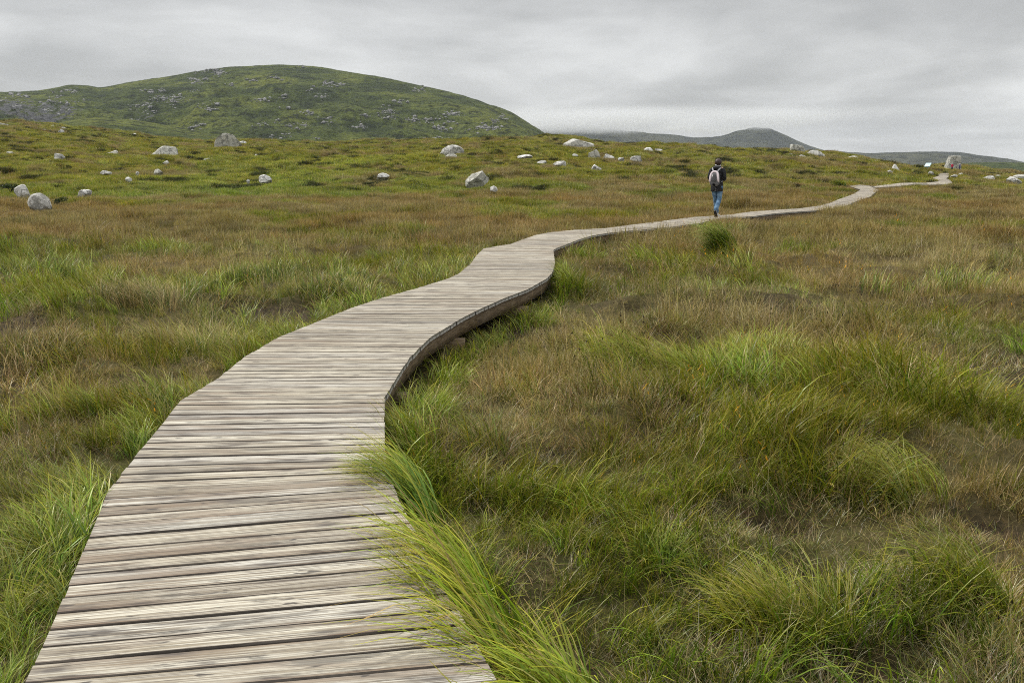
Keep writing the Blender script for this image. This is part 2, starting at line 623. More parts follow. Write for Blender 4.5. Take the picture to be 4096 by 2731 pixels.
    c = mixc(t, math_n(t, 'MULTIPLY', eg.outputs['Fac'], 0.8), c, mixc(t, stain.outputs[0], (0.14, 0.135, 0.12), (0.36, 0.35, 0.32)))
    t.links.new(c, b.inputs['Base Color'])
    h = math_n(t, 'SUBTRACT', math_n(t, 'MULTIPLY', grain.outputs[0], 0.8), math_n(t, 'MULTIPLY', gm.outputs[0], 0.7))
    h = math_n(t, 'SUBTRACT', h, math_n(t, 'MULTIPLY', g2.outputs[0], 0.6))
    bump_n(t, b, h, 0.55, 0.003)
    return m


def timber_material():
    m, t, b = new_mat('brown_timber', 0.85, 0.2)
    tc = t.nodes.new('ShaderNodeTexCoord')
    n = noise_n(t, map_n(t, tc.outputs['Object'], (2, 2, 22)), 3, 5, 0.6)
    r = ramp(t, [(0.3, (0.07, 0.05, 0.03)), (0.5, (0.16, 0.115, 0.07)), (0.7, (0.26, 0.20, 0.135))], n.outputs[0])
    t.links.new(r.outputs[0], b.inputs['Base Color'])
    bump_n(t, b, n.outputs[0], 0.5, 0.006)
    return m


def rock_material(name, light, dark, lichen=0.5, scale=1.0):
    m, t, b = new_mat(name, 0.93, 0.15)
    tc = t.nodes.new('ShaderNodeTexCoord')
    oi = t.nodes.new('ShaderNodeObjectInfo')
    v = t.nodes.new('ShaderNodeVectorMath')
    v.operation = 'ADD'
    t.links.new(tc.outputs['Object'], v.inputs[0])
    off = t.nodes.new('ShaderNodeCombineXYZ')
    t.links.new(math_n(t, 'MULTIPLY', oi.outputs['Random'], 60), off.inputs[0])
    t.links.new(off.outputs[0], v.inputs[1])
    P = v.outputs[0]
    n1 = noise_n(t, P, 1.7 * scale, 6, 0.62)
    n2 = noise_n(t, P, 5.5 * scale, 5, 0.7)
    n3 = noise_n(t, P, 22 * scale, 4, 0.7)
    c = ramp(t, [(0.36, dark), (0.52, light), (0.7, tuple(min(1, x * 1.15) for x in light))], n1.outputs[0]).outputs[0]
    li = ramp(t, [(0.56, 0.0), (0.64, 1.0)], n2.outputs[0])
    c = mixc(t, math_n(t, 'MULTIPLY', li.outputs[0], lichen), c, (0.74, 0.735, 0.70))
    dk = ramp(t, [(0.30, 0.85), (0.42, 0.0)], n2.outputs[0])
    c = mixc(t, dk.outputs[0], c, (0.10, 0.098, 0.085))
    sp = ramp(t, [(0.38, 0.5), (0.5, 0.0)], n3.outputs[0])
    c = mixc(t, sp.outputs[0], c, (0.20, 0.195, 0.18))
    vo = t.nodes.new('ShaderNodeTexVoronoi')
    vo.feature = 'DISTANCE_TO_EDGE'
    vo.inputs['Scale'].default_value = 0.75 * scale
    wv = t.nodes.new('ShaderNodeVectorMath')
    wv.operation = 'ADD'
    t.links.new(P, wv.inputs[0])
    t.links.new(n1.outputs['Color'], wv.inputs[1])
    t.links.new(wv.outputs[0], vo.inputs['Vector'])
    cr = ramp(t, [(0.0, 0.9), (0.035, 0.0)], vo.outputs['Distance'])
    c = mixc(t, cr.outputs[0], c, (0.07, 0.068, 0.06))
    t.links.new(c, b.inputs['Base Color'])
    hh = math_n(t, 'ADD', n2.outputs[0], math_n(t, 'MULTIPLY', n3.outputs[0], 0.4))
    bump_n(t, b, hh, 0.6, 0.08 / scale)
    return m


MAT_SOIL = soil_material()
MAT_GRASS_I = grass_material('moor_grass_blades', True)
MAT_GRASS = grass_material('lush_grass_blades', False)
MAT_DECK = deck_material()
MAT_TIMBER = timber_material()
MAT_ROCK = rock_material('grey_granite', (0.53, 0.52, 0.48), (0.25, 0.245, 0.22), 0.85)
MAT_ROCK_W = rock_material('pale_lichened_granite', (0.62, 0.61, 0.58), (0.30, 0.295, 0.27), 0.95)
MAT_ROCK_D = rock_material('dark_mottled_granite', (0.45, 0.44, 0.385), (0.18, 0.178, 0.15), 0.65)

# ------------------------------------------------------------------ colour zones of the moor
G_GREEN = np.array([0.165, 0.210, 0.016])
G_YELLOW = np.array([0.290, 0.268, 0.022])
G_DEEP = np.array([0.075, 0.118, 0.012])
G_TAN = np.array([0.370, 0.295, 0.118])
G_BROWN = np.array([0.190, 0.135, 0.050])


GREENS = []
for _px, _row, _rx, _ry in ((235, 183, 8, 5), (290, 176, 9, 8), (330, 162, 10, 14), (205, 190, 8, 4), (470, 186, 5, 3), (80, 188, 6, 4), (250, 160, 8, 10)):
    _q = drop(_px, _row)
    GREENS.append((_q[0], _q[1], _rx, _ry))


def zones(x, y):
    """share of green (0 dry .. 1 green), bare peat, and yellow tone at a place on the moor"""
    n = fbm(x / 3.1 + 4, y / 3.6, 71, 4)
    big = fbm(x / 13.0, y / 9.0, 81, 3)
    u = x / np.maximum(y, 2)
    g = 0.60 + (n - 0.5) * 2.6 + (big - 0.5) * 1.1
    midright = sstep(7.5, 14, y) * (1 - sstep(46, 70, y)) * sstep(-0.05, 0.12, u)
    midleft = sstep(13, 22, y) * (1 - sstep(34, 62, y)) * (1 - sstep(-0.05, 0.1, u))
    band = sstep(6.2, 8, y) * (1 - sstep(11, 14, y)) * (1 - sstep(-0.35, -0.2, u))
    slope = sstep(52, 85, y)
    g = g - 0.42 * midright - 0.38 * midleft - 0.28 * band + 0.16 * slope
    for cx, cy_, rx, ry in GREENS:
        g = g + 0.55 * np.exp(-((x - cx) / rx) ** 2 - ((y - cy_) / ry) ** 2)
    leftnear = (1 - sstep(5.0, 7.5, y)) * (1 - sstep(-0.3, -0.1, u))
    g = g + 0.30 * leftnear
    yel = np.clip(0.25 + 0.55 * slope + (fbm(x / 4.5, y / 4.5, 91, 3) - 0.5) * 1.5 - 0.3 * leftnear, 0, 1)
    pe = fbm(x / 1.9 + 9, y / 2.3, 101, 3)
    peat = sstep(0.60, 0.70, pe + 0.07 * band) * (1 - sstep(40, 60, y)) * (1 - 0.7 * sstep(11, 14, y))
    peat = np.maximum(peat, 1.35 * hollows(x, y)[0])
    return np.clip(g, 0, 1), peat, yel


def moor_colour(g, yel, r):
    gr = G_GREEN[None] * (1 - yel[:, None]) + G_YELLOW[None] * yel[:, None]
    dr = G_TAN[None] * (0.35 + 0.65 * r[:, None]) + G_BROWN[None] * (0.65 - 0.65 * r[:, None])
    return gr * g[:, None] + dr * (1 - g[:, None])


# ------------------------------------------------------------------ ground sheet


def build_ground():
    us = np.concatenate([np.linspace(-3.0, -0.62, 60), np.linspace(-0.61, 0.61, 520), np.linspace(0.62, 3.0, 60)])
    ds = np.concatenate([np.linspace(-6, 1.4, 20), np.geomspace(1.5, 60, 420) , np.geomspace(60.4, 420, 300), np.geomspace(450, 3500, 24)])
    U, D = np.meshgrid(us, ds)
    X = U * (np.maximum(D, -2.0) + 4.0)
    Y = D
    dist, side = deck_side(X, Y)
    dist = dist.reshape(X.shape)
    side = side.reshape(X.shape)
    Z = ground_h(X, Y, dist, side)
    Z = np.where(Y > 420, -15 - (Y - 420) * 0.0006, Z)
    V = np.stack([X, Y, Z], -1).reshape(-1, 3)
    nr, nc = X.shape
    i = (np.arange(nr - 1)[:, None] * nc + np.arange(nc - 1)[None]).ravel()
    Q = np.stack([i, i + 1, i + nc + 1, i + nc], 1)
    me = quad_mesh('ground', V, Q, [MAT_SOIL])
    g, peat, yel = zones(V[:, 0], V[:, 1])
    c = moor_colour(g, yel, np.full(len(g), 0.5)) * 0.62
    a = (1 - peat) * (0.35 + 0.65 * sstep(25, 80, V[:, 1]))
    set_attr(me, 'cover', 'FLOAT_COLOR', np.concatenate([c, a[:, None]], 1).astype(np.float32))
    me.polygons.foreach_set('use_smooth', np.ones(len(me.polygons), bool))
    o = bpy.data.objects.new('ground', me)
    col.objects.link(o)
    tag(o, 'peaty moorland ground under the grass', None, None, 'structure')
    return o


# x0, x1, top row, bottom row (1024 px picture), material, label
ROCKS = [
    (212, 240.6, 133, 147.8, 'D', 'largest pyramid-shaped grey boulder on the left slope under the green hill'),
    (238, 246.5, 140.6, 143.6, 'W', 'small white rock tucked behind the pyramid-shaped boulder'),
    (143, 174.4, 145, 155.2, 'D', 'long wedge-shaped boulder rising to the right, left of the pyramid-shaped one'),
    (105, 117.5, 149.8, 153, 'D', 'low flat grey rock left of the wedge-shaped boulder'),
    (53, 64.4, 152.8, 157.2, 'W', 'pale rounded rock on the left slope below the skyline'),
    (5, 13, 151.3, 153.4, 'D', 'tiny flat rock close to the left margin of the slope'),
    (57.7, 63.7, 128.8, 132.2, 'R', 'small pointed grey rock near the left skyline'),
    (61, 65.5, 126.8, 128.8, 'W', 'tiny pale rock on the left skyline above the pointed one'),
    (41.5, 46, 128.8, 131, 'D', 'tiny dark rock left of the pointed rock near the skyline'),
    (50.4, 54.4, 124.8, 126.4, 'R', 'tiny grey rock right on the left skyline'),
    (27, 32, 134.6, 136.4, 'R', 'tiny low rock on the upper left slope'),
    (162, 168.8, 160, 163.3, 'D', 'small round grey rock in the grass below the wedge-shaped boulder'),
    (202.5, 210.2, 157.7, 160.2, 'W', 'small white rock below the pyramid-shaped boulder'),
    (99.4, 110.2, 170, 172.8, 'R', 'long low pale rock half sunk in the left grass'),
    (124.8, 131.2, 176.6, 179.8, 'W', 'small white stone right of the long low rock'),
    (135.5, 139.2, 171, 173.4, 'W', 'tiny upright white stone above the small white stone'),
    (153, 161.5, 168.6, 172.4, 'D', 'dark broken heap of stone in the left grass'),
    (257.6, 271.4, 174.3, 179.6, 'W', 'jagged black and white rock on the bright green strip'),
    (246.6, 249.4, 179, 181.4, 'W', 'tiny white stone left of the jagged rock'),
    (14.2, 28.6, 184, 192.6, 'R', 'grey boulder under a dark bush at the left margin'),
    (25.8, 49.2, 192.6, 204.6, 'R', 'domed grey boulder with white patches, nearest on the left'),
    (76, 90.4, 189, 194.4, 'W', 'flat pale boulder right of the domed boulder'),
    (-6, 7, 122.6, 126.4, 'D', 'flat dark slab cut by the left margin under the hill'),
    (254, 257.8, 153.8, 156.2, 'R', 'tiny grey rock right of the pyramid-shaped boulder'),
    (132, 135.6, 132.8, 134.4, 'R', 'tiny grey rock on the skyline left of the wedge-shaped boulder'),
    (193, 195.8, 138.8, 140.8, 'W', 'tiny white stone on the skyline left of the pyramid-shaped boulder'),
    (301.5, 305.6, 146.6, 148.6, 'R', 'tiny rock near the skyline under the hill summit'),
    (440.3, 463.3, 144.6, 154, 'R', 'large smooth oval boulder below the right foot of the green hill'),
    (445.6, 456.8, 153.2, 157.4, 'D', 'small dark rock beneath the large oval boulder'),
    (376.6, 388.9, 172.6, 177.2, 'W', 'pale oval rock by dark bushes in the middle of the slope'),
    (465.6, 488.2, 170.4, 182.8, 'D', 'cracked angular grey boulder alone in the middle of the moor'),
    (490.4, 497.4, 185.4, 189, 'W', 'small white stone below the cracked angular boulder'),
    (517.7, 532.2, 154.2, 157.3, 'W', 'long thin pale slab in the middle of the slope'),
    (532, 536, 152.2, 154.6, 'W', 'tiny white stone touching the end of the thin slab'),
    (563.6, 594, 138.6, 147, 'R', 'long flat-topped boulder on the skyline right of the green hill'),
    (572, 578.2, 153.4, 155.6, 'R', 'thin grey stone below the flat-topped skyline boulder'),
    (588.8, 600.8, 149.4, 157, 'D', 'rounded grey boulder, first of the row left of the walker'),
    (603.5, 614.2, 153.4, 158.7, 'W', 'white-flecked boulder, second of the row left of the walker'),
    (618.4, 624.2, 157.3, 160.4, 'R', 'small grey stone, lowest of the row left of the walker'),
    (623.3, 634.2, 149.8, 153.8, 'W', 'flat white boulder above the small stone in the row'),
    (630.6, 641.7, 155.4, 160.2, 'R', 'smooth pale boulder at the right end of the row'),
    (642.8, 654.2, 147, 151.8, 'W', 'dark and white boulder near the skyline above the row'),
    (655.4, 662.4, 148.2, 151.2, 'W', 'small white stone beside the dark and white boulder'),
    (537.2, 546.4, 160, 162.4, 'R', 'thin flat stone below the thin pale slab'),
    (553.5, 565.8, 160.6, 164.4, 'W', 'low pale boulder right of the thin flat stone'),
    (591.8, 601.4, 164, 168.8, 'W', 'pale sloping stone alone below the row of boulders'),
    (790, 804.8, 144, 151, 'D', 'tall blocky grey boulder on the skyline right of the walker'),
    (806.2, 825.4, 147.2, 156, 'R', 'grey slab sloping down to the right beside the blocky skyline boulder'),
    (798.8, 807.6, 153.8, 157.7, 'W', 'pale stone under the sloping slab'),
    (788.4, 793.8, 152.8, 156.4, 'D', 'small upright grey stone under the blocky skyline boulder'),
    (848.8, 861.8, 155.3, 160, 'D', 'rounded grey boulder half hidden on the skyline knoll'),
    (872.4, 882.8, 160, 163, 'W', 'low white stone on the knoll left of the leaning rock'),
    (891.6, 900.4, 162.6, 170.8, 'W', 'black and white rock leaning right at the end of the knoll'),
    (888.4, 893, 169.4, 171.8, 'W', 'tiny white stone at the foot of the leaning rock'),
    (910.6, 918, 169, 172.6, 'W', 'white stone lying between the leaning rock and the sign'),
    (928.2, 933.8, 170.8, 174, 'R', 'low grey stone just left of the end of the boardwalk'),
    (958.4, 963.4, 172.6, 174.8, 'W', 'flat pale stone on the path to the standing stone'),
    (956.2, 960.4, 171, 172.6, 'W', 'tiny white stone nearest the standing stone'),
    (951.4, 958, 174.3, 176, 'W', 'thin pale slab right beside the end of the boardwalk'),
    (984.6, 996.4, 175.4, 178, 'R', 'long low pale slab right of the boardwalk end'),
    (996, 1003.2, 174.6, 177.2, 'R', 'pale broken slab right of the long low slab'),
    (1007.6, 1021.8, 175.2, 181.8, 'R', 'long grey slab sloping down near the right margin'),
    (1015.4, 1029, 174.2, 179.3, 'R', 'bulky grey boulder cut by the right margin'),
]


for x0, x1, top, bot, mk, label in ROCKS:
    _p = drop((x0 + x1) / 2, bot, 0.10)
    ROCK_AT.append((_p[0], _p[1], (x1 - x0) / F * _p[1] / CP))
_p = drop(955, 170.2, 0.10)
ROCK_AT.append((_p[0], _p[1], 2.5))

build_ground()

# ------------------------------------------------------------------ boardwalk


class Acc:
    def __init__(self):
        self.v = []
        self.f = []
        self.a = []
        self.e = []
        self.n = 0

    def add(self, v, f, a=None, e=None):
        self.v.append(np.asarray(v, float))
        self.f.append(np.asarray(f, int) + self.n)
        if a is not None:
            self.a.append(np.asarray(a, float))
        self.n += len(v)
        if e is not None:
            self.e.append(e)

    def build(self, name, mat, parent=None, attr=None, kind='FLOAT_VECTOR'):
        me = quad_mesh(name, np.vstack(self.v), np.vstack(self.f), [mat])
        if attr and self.a:
            set_attr(me, attr, kind, np.vstack(self.a).astype(np.float32))
        if self.e:
            set_attr(me, 'endgrain', 'FLOAT', np.concatenate(self.e).astype(np.float32), 'FACE')
        o = bpy.data.objects.new(name, me)
        col.objects.link(o)
        if parent is not None:
            o.parent = parent
        return o


PLANK = 0.121
TH = 0.038


def plank_geo(a0, b0, a1, b1, pid, lod, r):
    """one board between the lines a0-b0 (near side) and a1-b1 (far side)"""
    n = 26 if lod == 0 else (6 if lod == 1 else 2)
    s = np.linspace(0, 1, n)
    jit0, jit1 = r.uniform(-0.0035, 0.0035, 2)
    L = np.linalg.norm(b0 - a0)
    s = s * (1 + (jit1 - jit0) / L) + jit0 / L
    A = a0 + (b0 - a0) * s[:, None]
    B = a1 + (b1 - a1) * s[:, None]
    w = np.linalg.norm(B - A, axis=1)[:, None]
    D = (B - A) / w
    gap0, gap1 = r.uniform(0.0012, 0.0036, 2) + (0.0024 if r.uniform() < 0.14 else 0)
    if lod == 0:
        wob0 = (vnoise(s * L * 2.5, np.full(n, pid * 3.1), 5) - 0.5)[:, None] * 0.006
        wob1 = (vnoise(s * L * 2.5, np.full(n, pid * 7.7), 6) - 0.5)[:, None] * 0.006
    else:
        wob0 = wob1 = 0
    v0 = gap0 + wob0
    v1 = w - gap1 - wob1
    tilt0, tilt1 = r.normal(0, 0.0010, 2)
    lift = r.normal(0, 0.0008)
    bow = (np.sin(np.linspace(0, math.pi, n)) * r.normal(0, 0.0012))[:, None]
    bev = 0.0055 if lod == 0 else 0.002
    if lod:
        v0 = v0 * 0 + 0.001
        v1 = v1 * 0 + w - 0.001
    prof = [(v0, -TH), (v0, -bev), (v0 + bev, 0.0), (v1 - bev, 0.0), (v1, -bev), (v1, -TH)]
    V = []
    Aa = []
    zt = np.linspace(tilt0, tilt1, n)[:, None]
    for v, z in prof:
        vv = v * np.ones((n, 1))
        P = A + D * vv
        P = P.copy()
        P[:, 2:3] += z + lift + bow + zt * (vv / w - 0.5) * 2
        V.append(P)
        Aa.append(np.concatenate([s[:, None] * L, vv, np.full((n, 1), pid)], 1))
    V = np.vstack(V)
    Aa = np.vstack(Aa)
    Fq = []
    k = len(prof)
    for j in range(k):
        j2 = (j + 1) % k
        i = np.arange(n - 1)
        Fq.append(np.stack([j * n + i, j * n + i + 1, j2 * n + i + 1, j2 * n + i], 1))
    for e in (0, n - 1):
        idx = [j * n + e for j in range(k)]
        Fq.append(np.array([[idx[0], idx[1], idx[4], idx[5]], [idx[1], idx[2], idx[3], idx[4]]]))
    fe = np.zeros(k * (n - 1) + 4)
    fe[-4:] = 1
    return V, np.vstack(Fq), Aa, fe


def prism(path, half_w, z0, z1):
    """a beam of rectangular section along a polyline"""
    P = np.asarray(path, float)
    t = np.gradient(P, axis=0)
    t[:, 2] = 0
    t /= np.linalg.norm(t, axis=1)[:, None]
    nrm = np.stack([t[:, 1], -t[:, 0], 0 * t[:, 0]], 1)
    n = len(P)
    rows = []
    for sx, z in ((-1, z0), (1, z0), (1, z1), (-1, z1)):
        q = P + nrm * half_w * sx
        q[:, 2] += z
        rows.append(q)
    V = np.vstack(rows)
    Fq = []
    for j in range(4):
        j2 = (j + 1) % 4
        i = np.arange(n - 1)
        Fq.append(np.stack([j * n + i, j2 * n + i, j2 * n + i + 1, j * n + i + 1], 1))
    Fq.append(np.array([[0, n, 2 * n, 3 * n], [n - 1, 4 * n - 1, 3 * n - 1, 2 * n - 1]]))
    return V, np.vstack(Fq)


def box_geo(c, half, rz=0.0):
    cx, cyy, cz = c
    hx, hy, hz = half
    co, si = math.cos(rz), math.sin(rz)
    V = []
    for z in (-hz, hz):
        for x, y in ((-hx, -hy), (hx, -hy), (hx, hy), (-hx, hy)):
            V.append((cx + x * co - y * si, cyy + x * si + y * co, cz + z))
    Fq = [(0, 3, 2, 1), (4, 5, 6, 7), (0, 1, 5, 4), (1, 2, 6, 5), (2, 3, 7, 6), (3, 0, 4, 7)]
    return np.array(V), np.array(Fq)


def build_boardwalk():
    root = empty('boardwalk', (0, 0, 0))
    tag(root, 'long winding boardwalk of grey weathered planks snaking across the moor', 'boardwalk')
    r = np.random.default_rng(5)
    # sections between bends, each its own run of decking
    cuts = [0, 9, 16, 21, 27, 33, 39, 44, 47, 52, len(EL) - 1]
    pid = 0
    for c0, c1 in zip(cuts[:-1], cuts[1:]):
        acc = Acc()
        for i in range(c0, c1):
            a0, a1, b0, b1 = EL[i], EL[i + 1], ER[i], ER[i + 1]
            y = (a0[1] + b0[1]) / 2
            pl = PLANK if y < 40 else 0.16
            n = max(1, int(round((np.linalg.norm(a1 - a0) + np.linalg.norm(b1 - b0)) / 2 / pl)))
            e = np.linspace(0, 1, n + 1)
            if n > 2:
                e[1:-1] += r.uniform(-0.07, 0.07, n - 1) / n
            lod = 0 if y < 16 else (1 if y < 45 else 2)
            for k in range(n):
                V, Fq, A, fe = plank_geo(a0 + (a1 - a0) * e[k], b0 + (b1 - b0) * e[k], a0 + (a1 - a0) * e[k + 1],
                                     b0 + (b1 - b0) * e[k + 1], pid, lod, r)
                acc.add(V, Fq, A, fe)
                pid += 1
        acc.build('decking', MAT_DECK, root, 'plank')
    # bearers under both edges, cross sleepers and stub posts
    for P, Q in ((EL, ER), (ER, EL)):
        for c0, c1 in zip(cuts[:-1], cuts[1:]):
            a = P[c0:c1 + 1]
            b = Q[c0:c1 + 1]
            inw = (b - a) / np.linalg.norm(b - a, axis=1)[:, None]
            path = seg_points(a + inw * 0.075, 0.5)
            if len(path) < 3:
                continue
            V, Fq = prism(path, 0.032, -TH - 0.155, -TH - 0.006)
            acc = Acc()
            acc.add(V, Fq)
            acc.build('bearer', MAT_TIMBER, root)
    mid = seg_points(MID, 0.05)
    step = np.linalg.norm(np.diff(mid, axis=0), axis=1)
    cum = np.concatenate([[0], np.cumsum(step)])
    for dd in np.arange(1.0, 44, 2.45):
        i = int(np.searchsorted(cum, dd))
        if i >= len(mid) - 2:
            break
        c = mid[i]
        j = int(np.argmin(np.linalg.norm(MID - c, axis=1)))
        ax = ER[j] - EL[j]
        L = np.linalg.norm(ax)
        ang = math.atan2(ax[1], ax[0])
        dirv = ax / L
        acc = Acc()
        V, Fq = box_geo((c[0], c[1], c[2] - TH - 0.155 - 0.052), (L / 2 + 0.05, 0.06, 0.05), ang)
        acc.add(V, Fq)
        acc.build('sleeper', MAT_TIMBER, root)
        for s in (-1, 1):
            p = c + dirv * s * (L / 2 - 0.16)
            acc = Acc()
            V, Fq = box_geo((p[0], p[1], c[2] - 0.62), (0.05, 0.05, 0.36), ang)
            acc.add(V, Fq)
            acc.build('support_post', MAT_TIMBER, root)


build_boardwalk()

# ------------------------------------------------------------------ grass blades


def blades(n, base, L, W, az, lean, curve, seg, colr, tipc, twist=0.5, tipfrac=0.5, rr=None):
    """ribbons: base (n,3), length, width, azimuth, start lean from vertical, extra lean at the tip"""
    rr = rr or rng
    s = np.linspace(0, 1, seg + 1)
    th = lean[:, None] + curve[:, None] * s[None] ** 1.3
    ds = L[:, None] / seg
    hx = np.concatenate([np.zeros((n, 1)), np.cumsum(np.sin(th[:, :-1]) * ds, 1)], 1)
    hz = np.concatenate([np.zeros((n, 1)), np.cumsum(np.cos(th[:, :-1]) * ds, 1)], 1)
    ca, sa = np.cos(az)[:, None], np.sin(az)[:, None]
    side = az + math.pi / 2 + rr.normal(0, twist, n)
    w = W[:, None] * (1 - s[None] ** 2.4 * 0.86) * 0.5
    P = np.stack([base[:, 0:1] + hx * ca, base[:, 1:2] + hx * sa, base[:, 2:3] + hz], -1)
    S = np.stack([np.cos(side), np.sin(side), np.zeros(n)], -1)[:, None, :] * w[..., None]
    V = np.stack([P - S, P + S], 2).reshape(n * (seg + 1) * 2, 3)
    k = np.arange(n)[:, None] * (seg + 1) * 2 + np.arange(seg)[None] * 2
    k = k.ravel()
    Q = np.stack([k, k + 1, k + 3, k + 2], 1)
    t = np.clip((s - (1 - tipfrac)) / tipfrac, 0, 1)[None, :, None]
    C = colr[:, None, :] * (1 - t) + tipc[:, None, :] * t
    C = np.repeat(C[:, :, None, :], 2, 2).reshape(-1, 3)
    return V, Q, C, P[:, -1]


def heads(pts, size, c, rr, slim=0.36):
    """small spindle-shaped seed heads at the blade tips"""
    n = len(pts)
    o = np.array([(math.cos(k * math.pi / 2) * w, math.sin(k * math.pi / 2) * w, z) for w, z in ((0.25, -1), (1, -0.2), (0.2, 1)) for k in range(4)])
    sz = size * rr.uniform(0.7, 1.3, n)
    tl = rr.normal(0, 0.5, (n, 1, 2))
    V = o[None] * np.stack([sz * slim, sz * slim, sz], -1)[:, None, :]
    V[:, :, :2] += V[:, :, 2:3] * tl
    V = (V + pts[:, None, :]).reshape(-1, 3)
    q = np.array([(r * 4 + k, r * 4 + (k + 1) % 4, r * 4 + 4 + (k + 1) % 4, r * 4 + 4 + k) for r in (0, 1) for k in range(4)])
    Q = (np.arange(n)[:, None, None] * 12 + q[None]).reshape(-1, 4)
    C = np.asarray(c)[None] * rr.uniform(0.7, 1.3, (n, 1)).repeat(12, 0)
    return V, Q, C


def tuft_mesh(name, parts, mat):
    V, Q, C = [], [], []
    k = 0
    for v, q, c in parts:
        V.append(v)
        Q.append(q + k)
        C.append(c)
        k += len(v)
    me = quad_mesh(name, np.vstack(V), np.vstack(Q), [mat])
    C = np.vstack(C)
    set_attr(me, 'blade', 'FLOAT_COLOR', np.concatenate([C, np.ones((len(C), 1))], 1).astype(np.float32))
    return me


def pick_cols(n, pal, rr, var=0.38):
    """random blade colours out of a weighted palette"""
    w = np.array([p[0] for p in pal], float)
    i = rr.choice(len(pal), n, p=w / w.sum())
    c = np.array([p[1] for p in pal])[i]
    return c * rr.uniform(1 - var, 1 + var, (n, 1)) * rr.uniform(0.93, 1.07, (n, 3))


def spread(n, rad, rr):
    a = rr.uniform(0, 2 * math.pi, n)
    r = rad * np.sqrt(rr.uniform(0, 1, n))
    return np.stack([r * np.cos(a), r * np.sin(a), np.full(n, -0.03)], 1), a, r


GREEN_PAL = [(4, G_GREEN), (2, G_YELLOW), (3, G_DEEP), (1.2, G_TAN), (0.6, G_BROWN)]
DRY_PAL = [(4, G_TAN), (3, G_BROWN), (0.8, G_YELLOW), (0.7, (0.34, 0.27, 0.13)), (0.6, G_GREEN)]
LUSH_PAL = [(4, np.array([0.180, 0.290, 0.022])), (2, np.array([0.28, 0.35, 0.035])), (2, G_DEEP * 1.2), (0.6, G_TAN)]
TIP_GREEN = [(3, G_GREEN * 1.15), (3, G_YELLOW * 1.1), (1.6, G_TAN * 1.05)]
TIP_DRY = [(3, G_TAN * 1.25), (1, G_BROWN), (1, (0.36, 0.30, 0.17))]


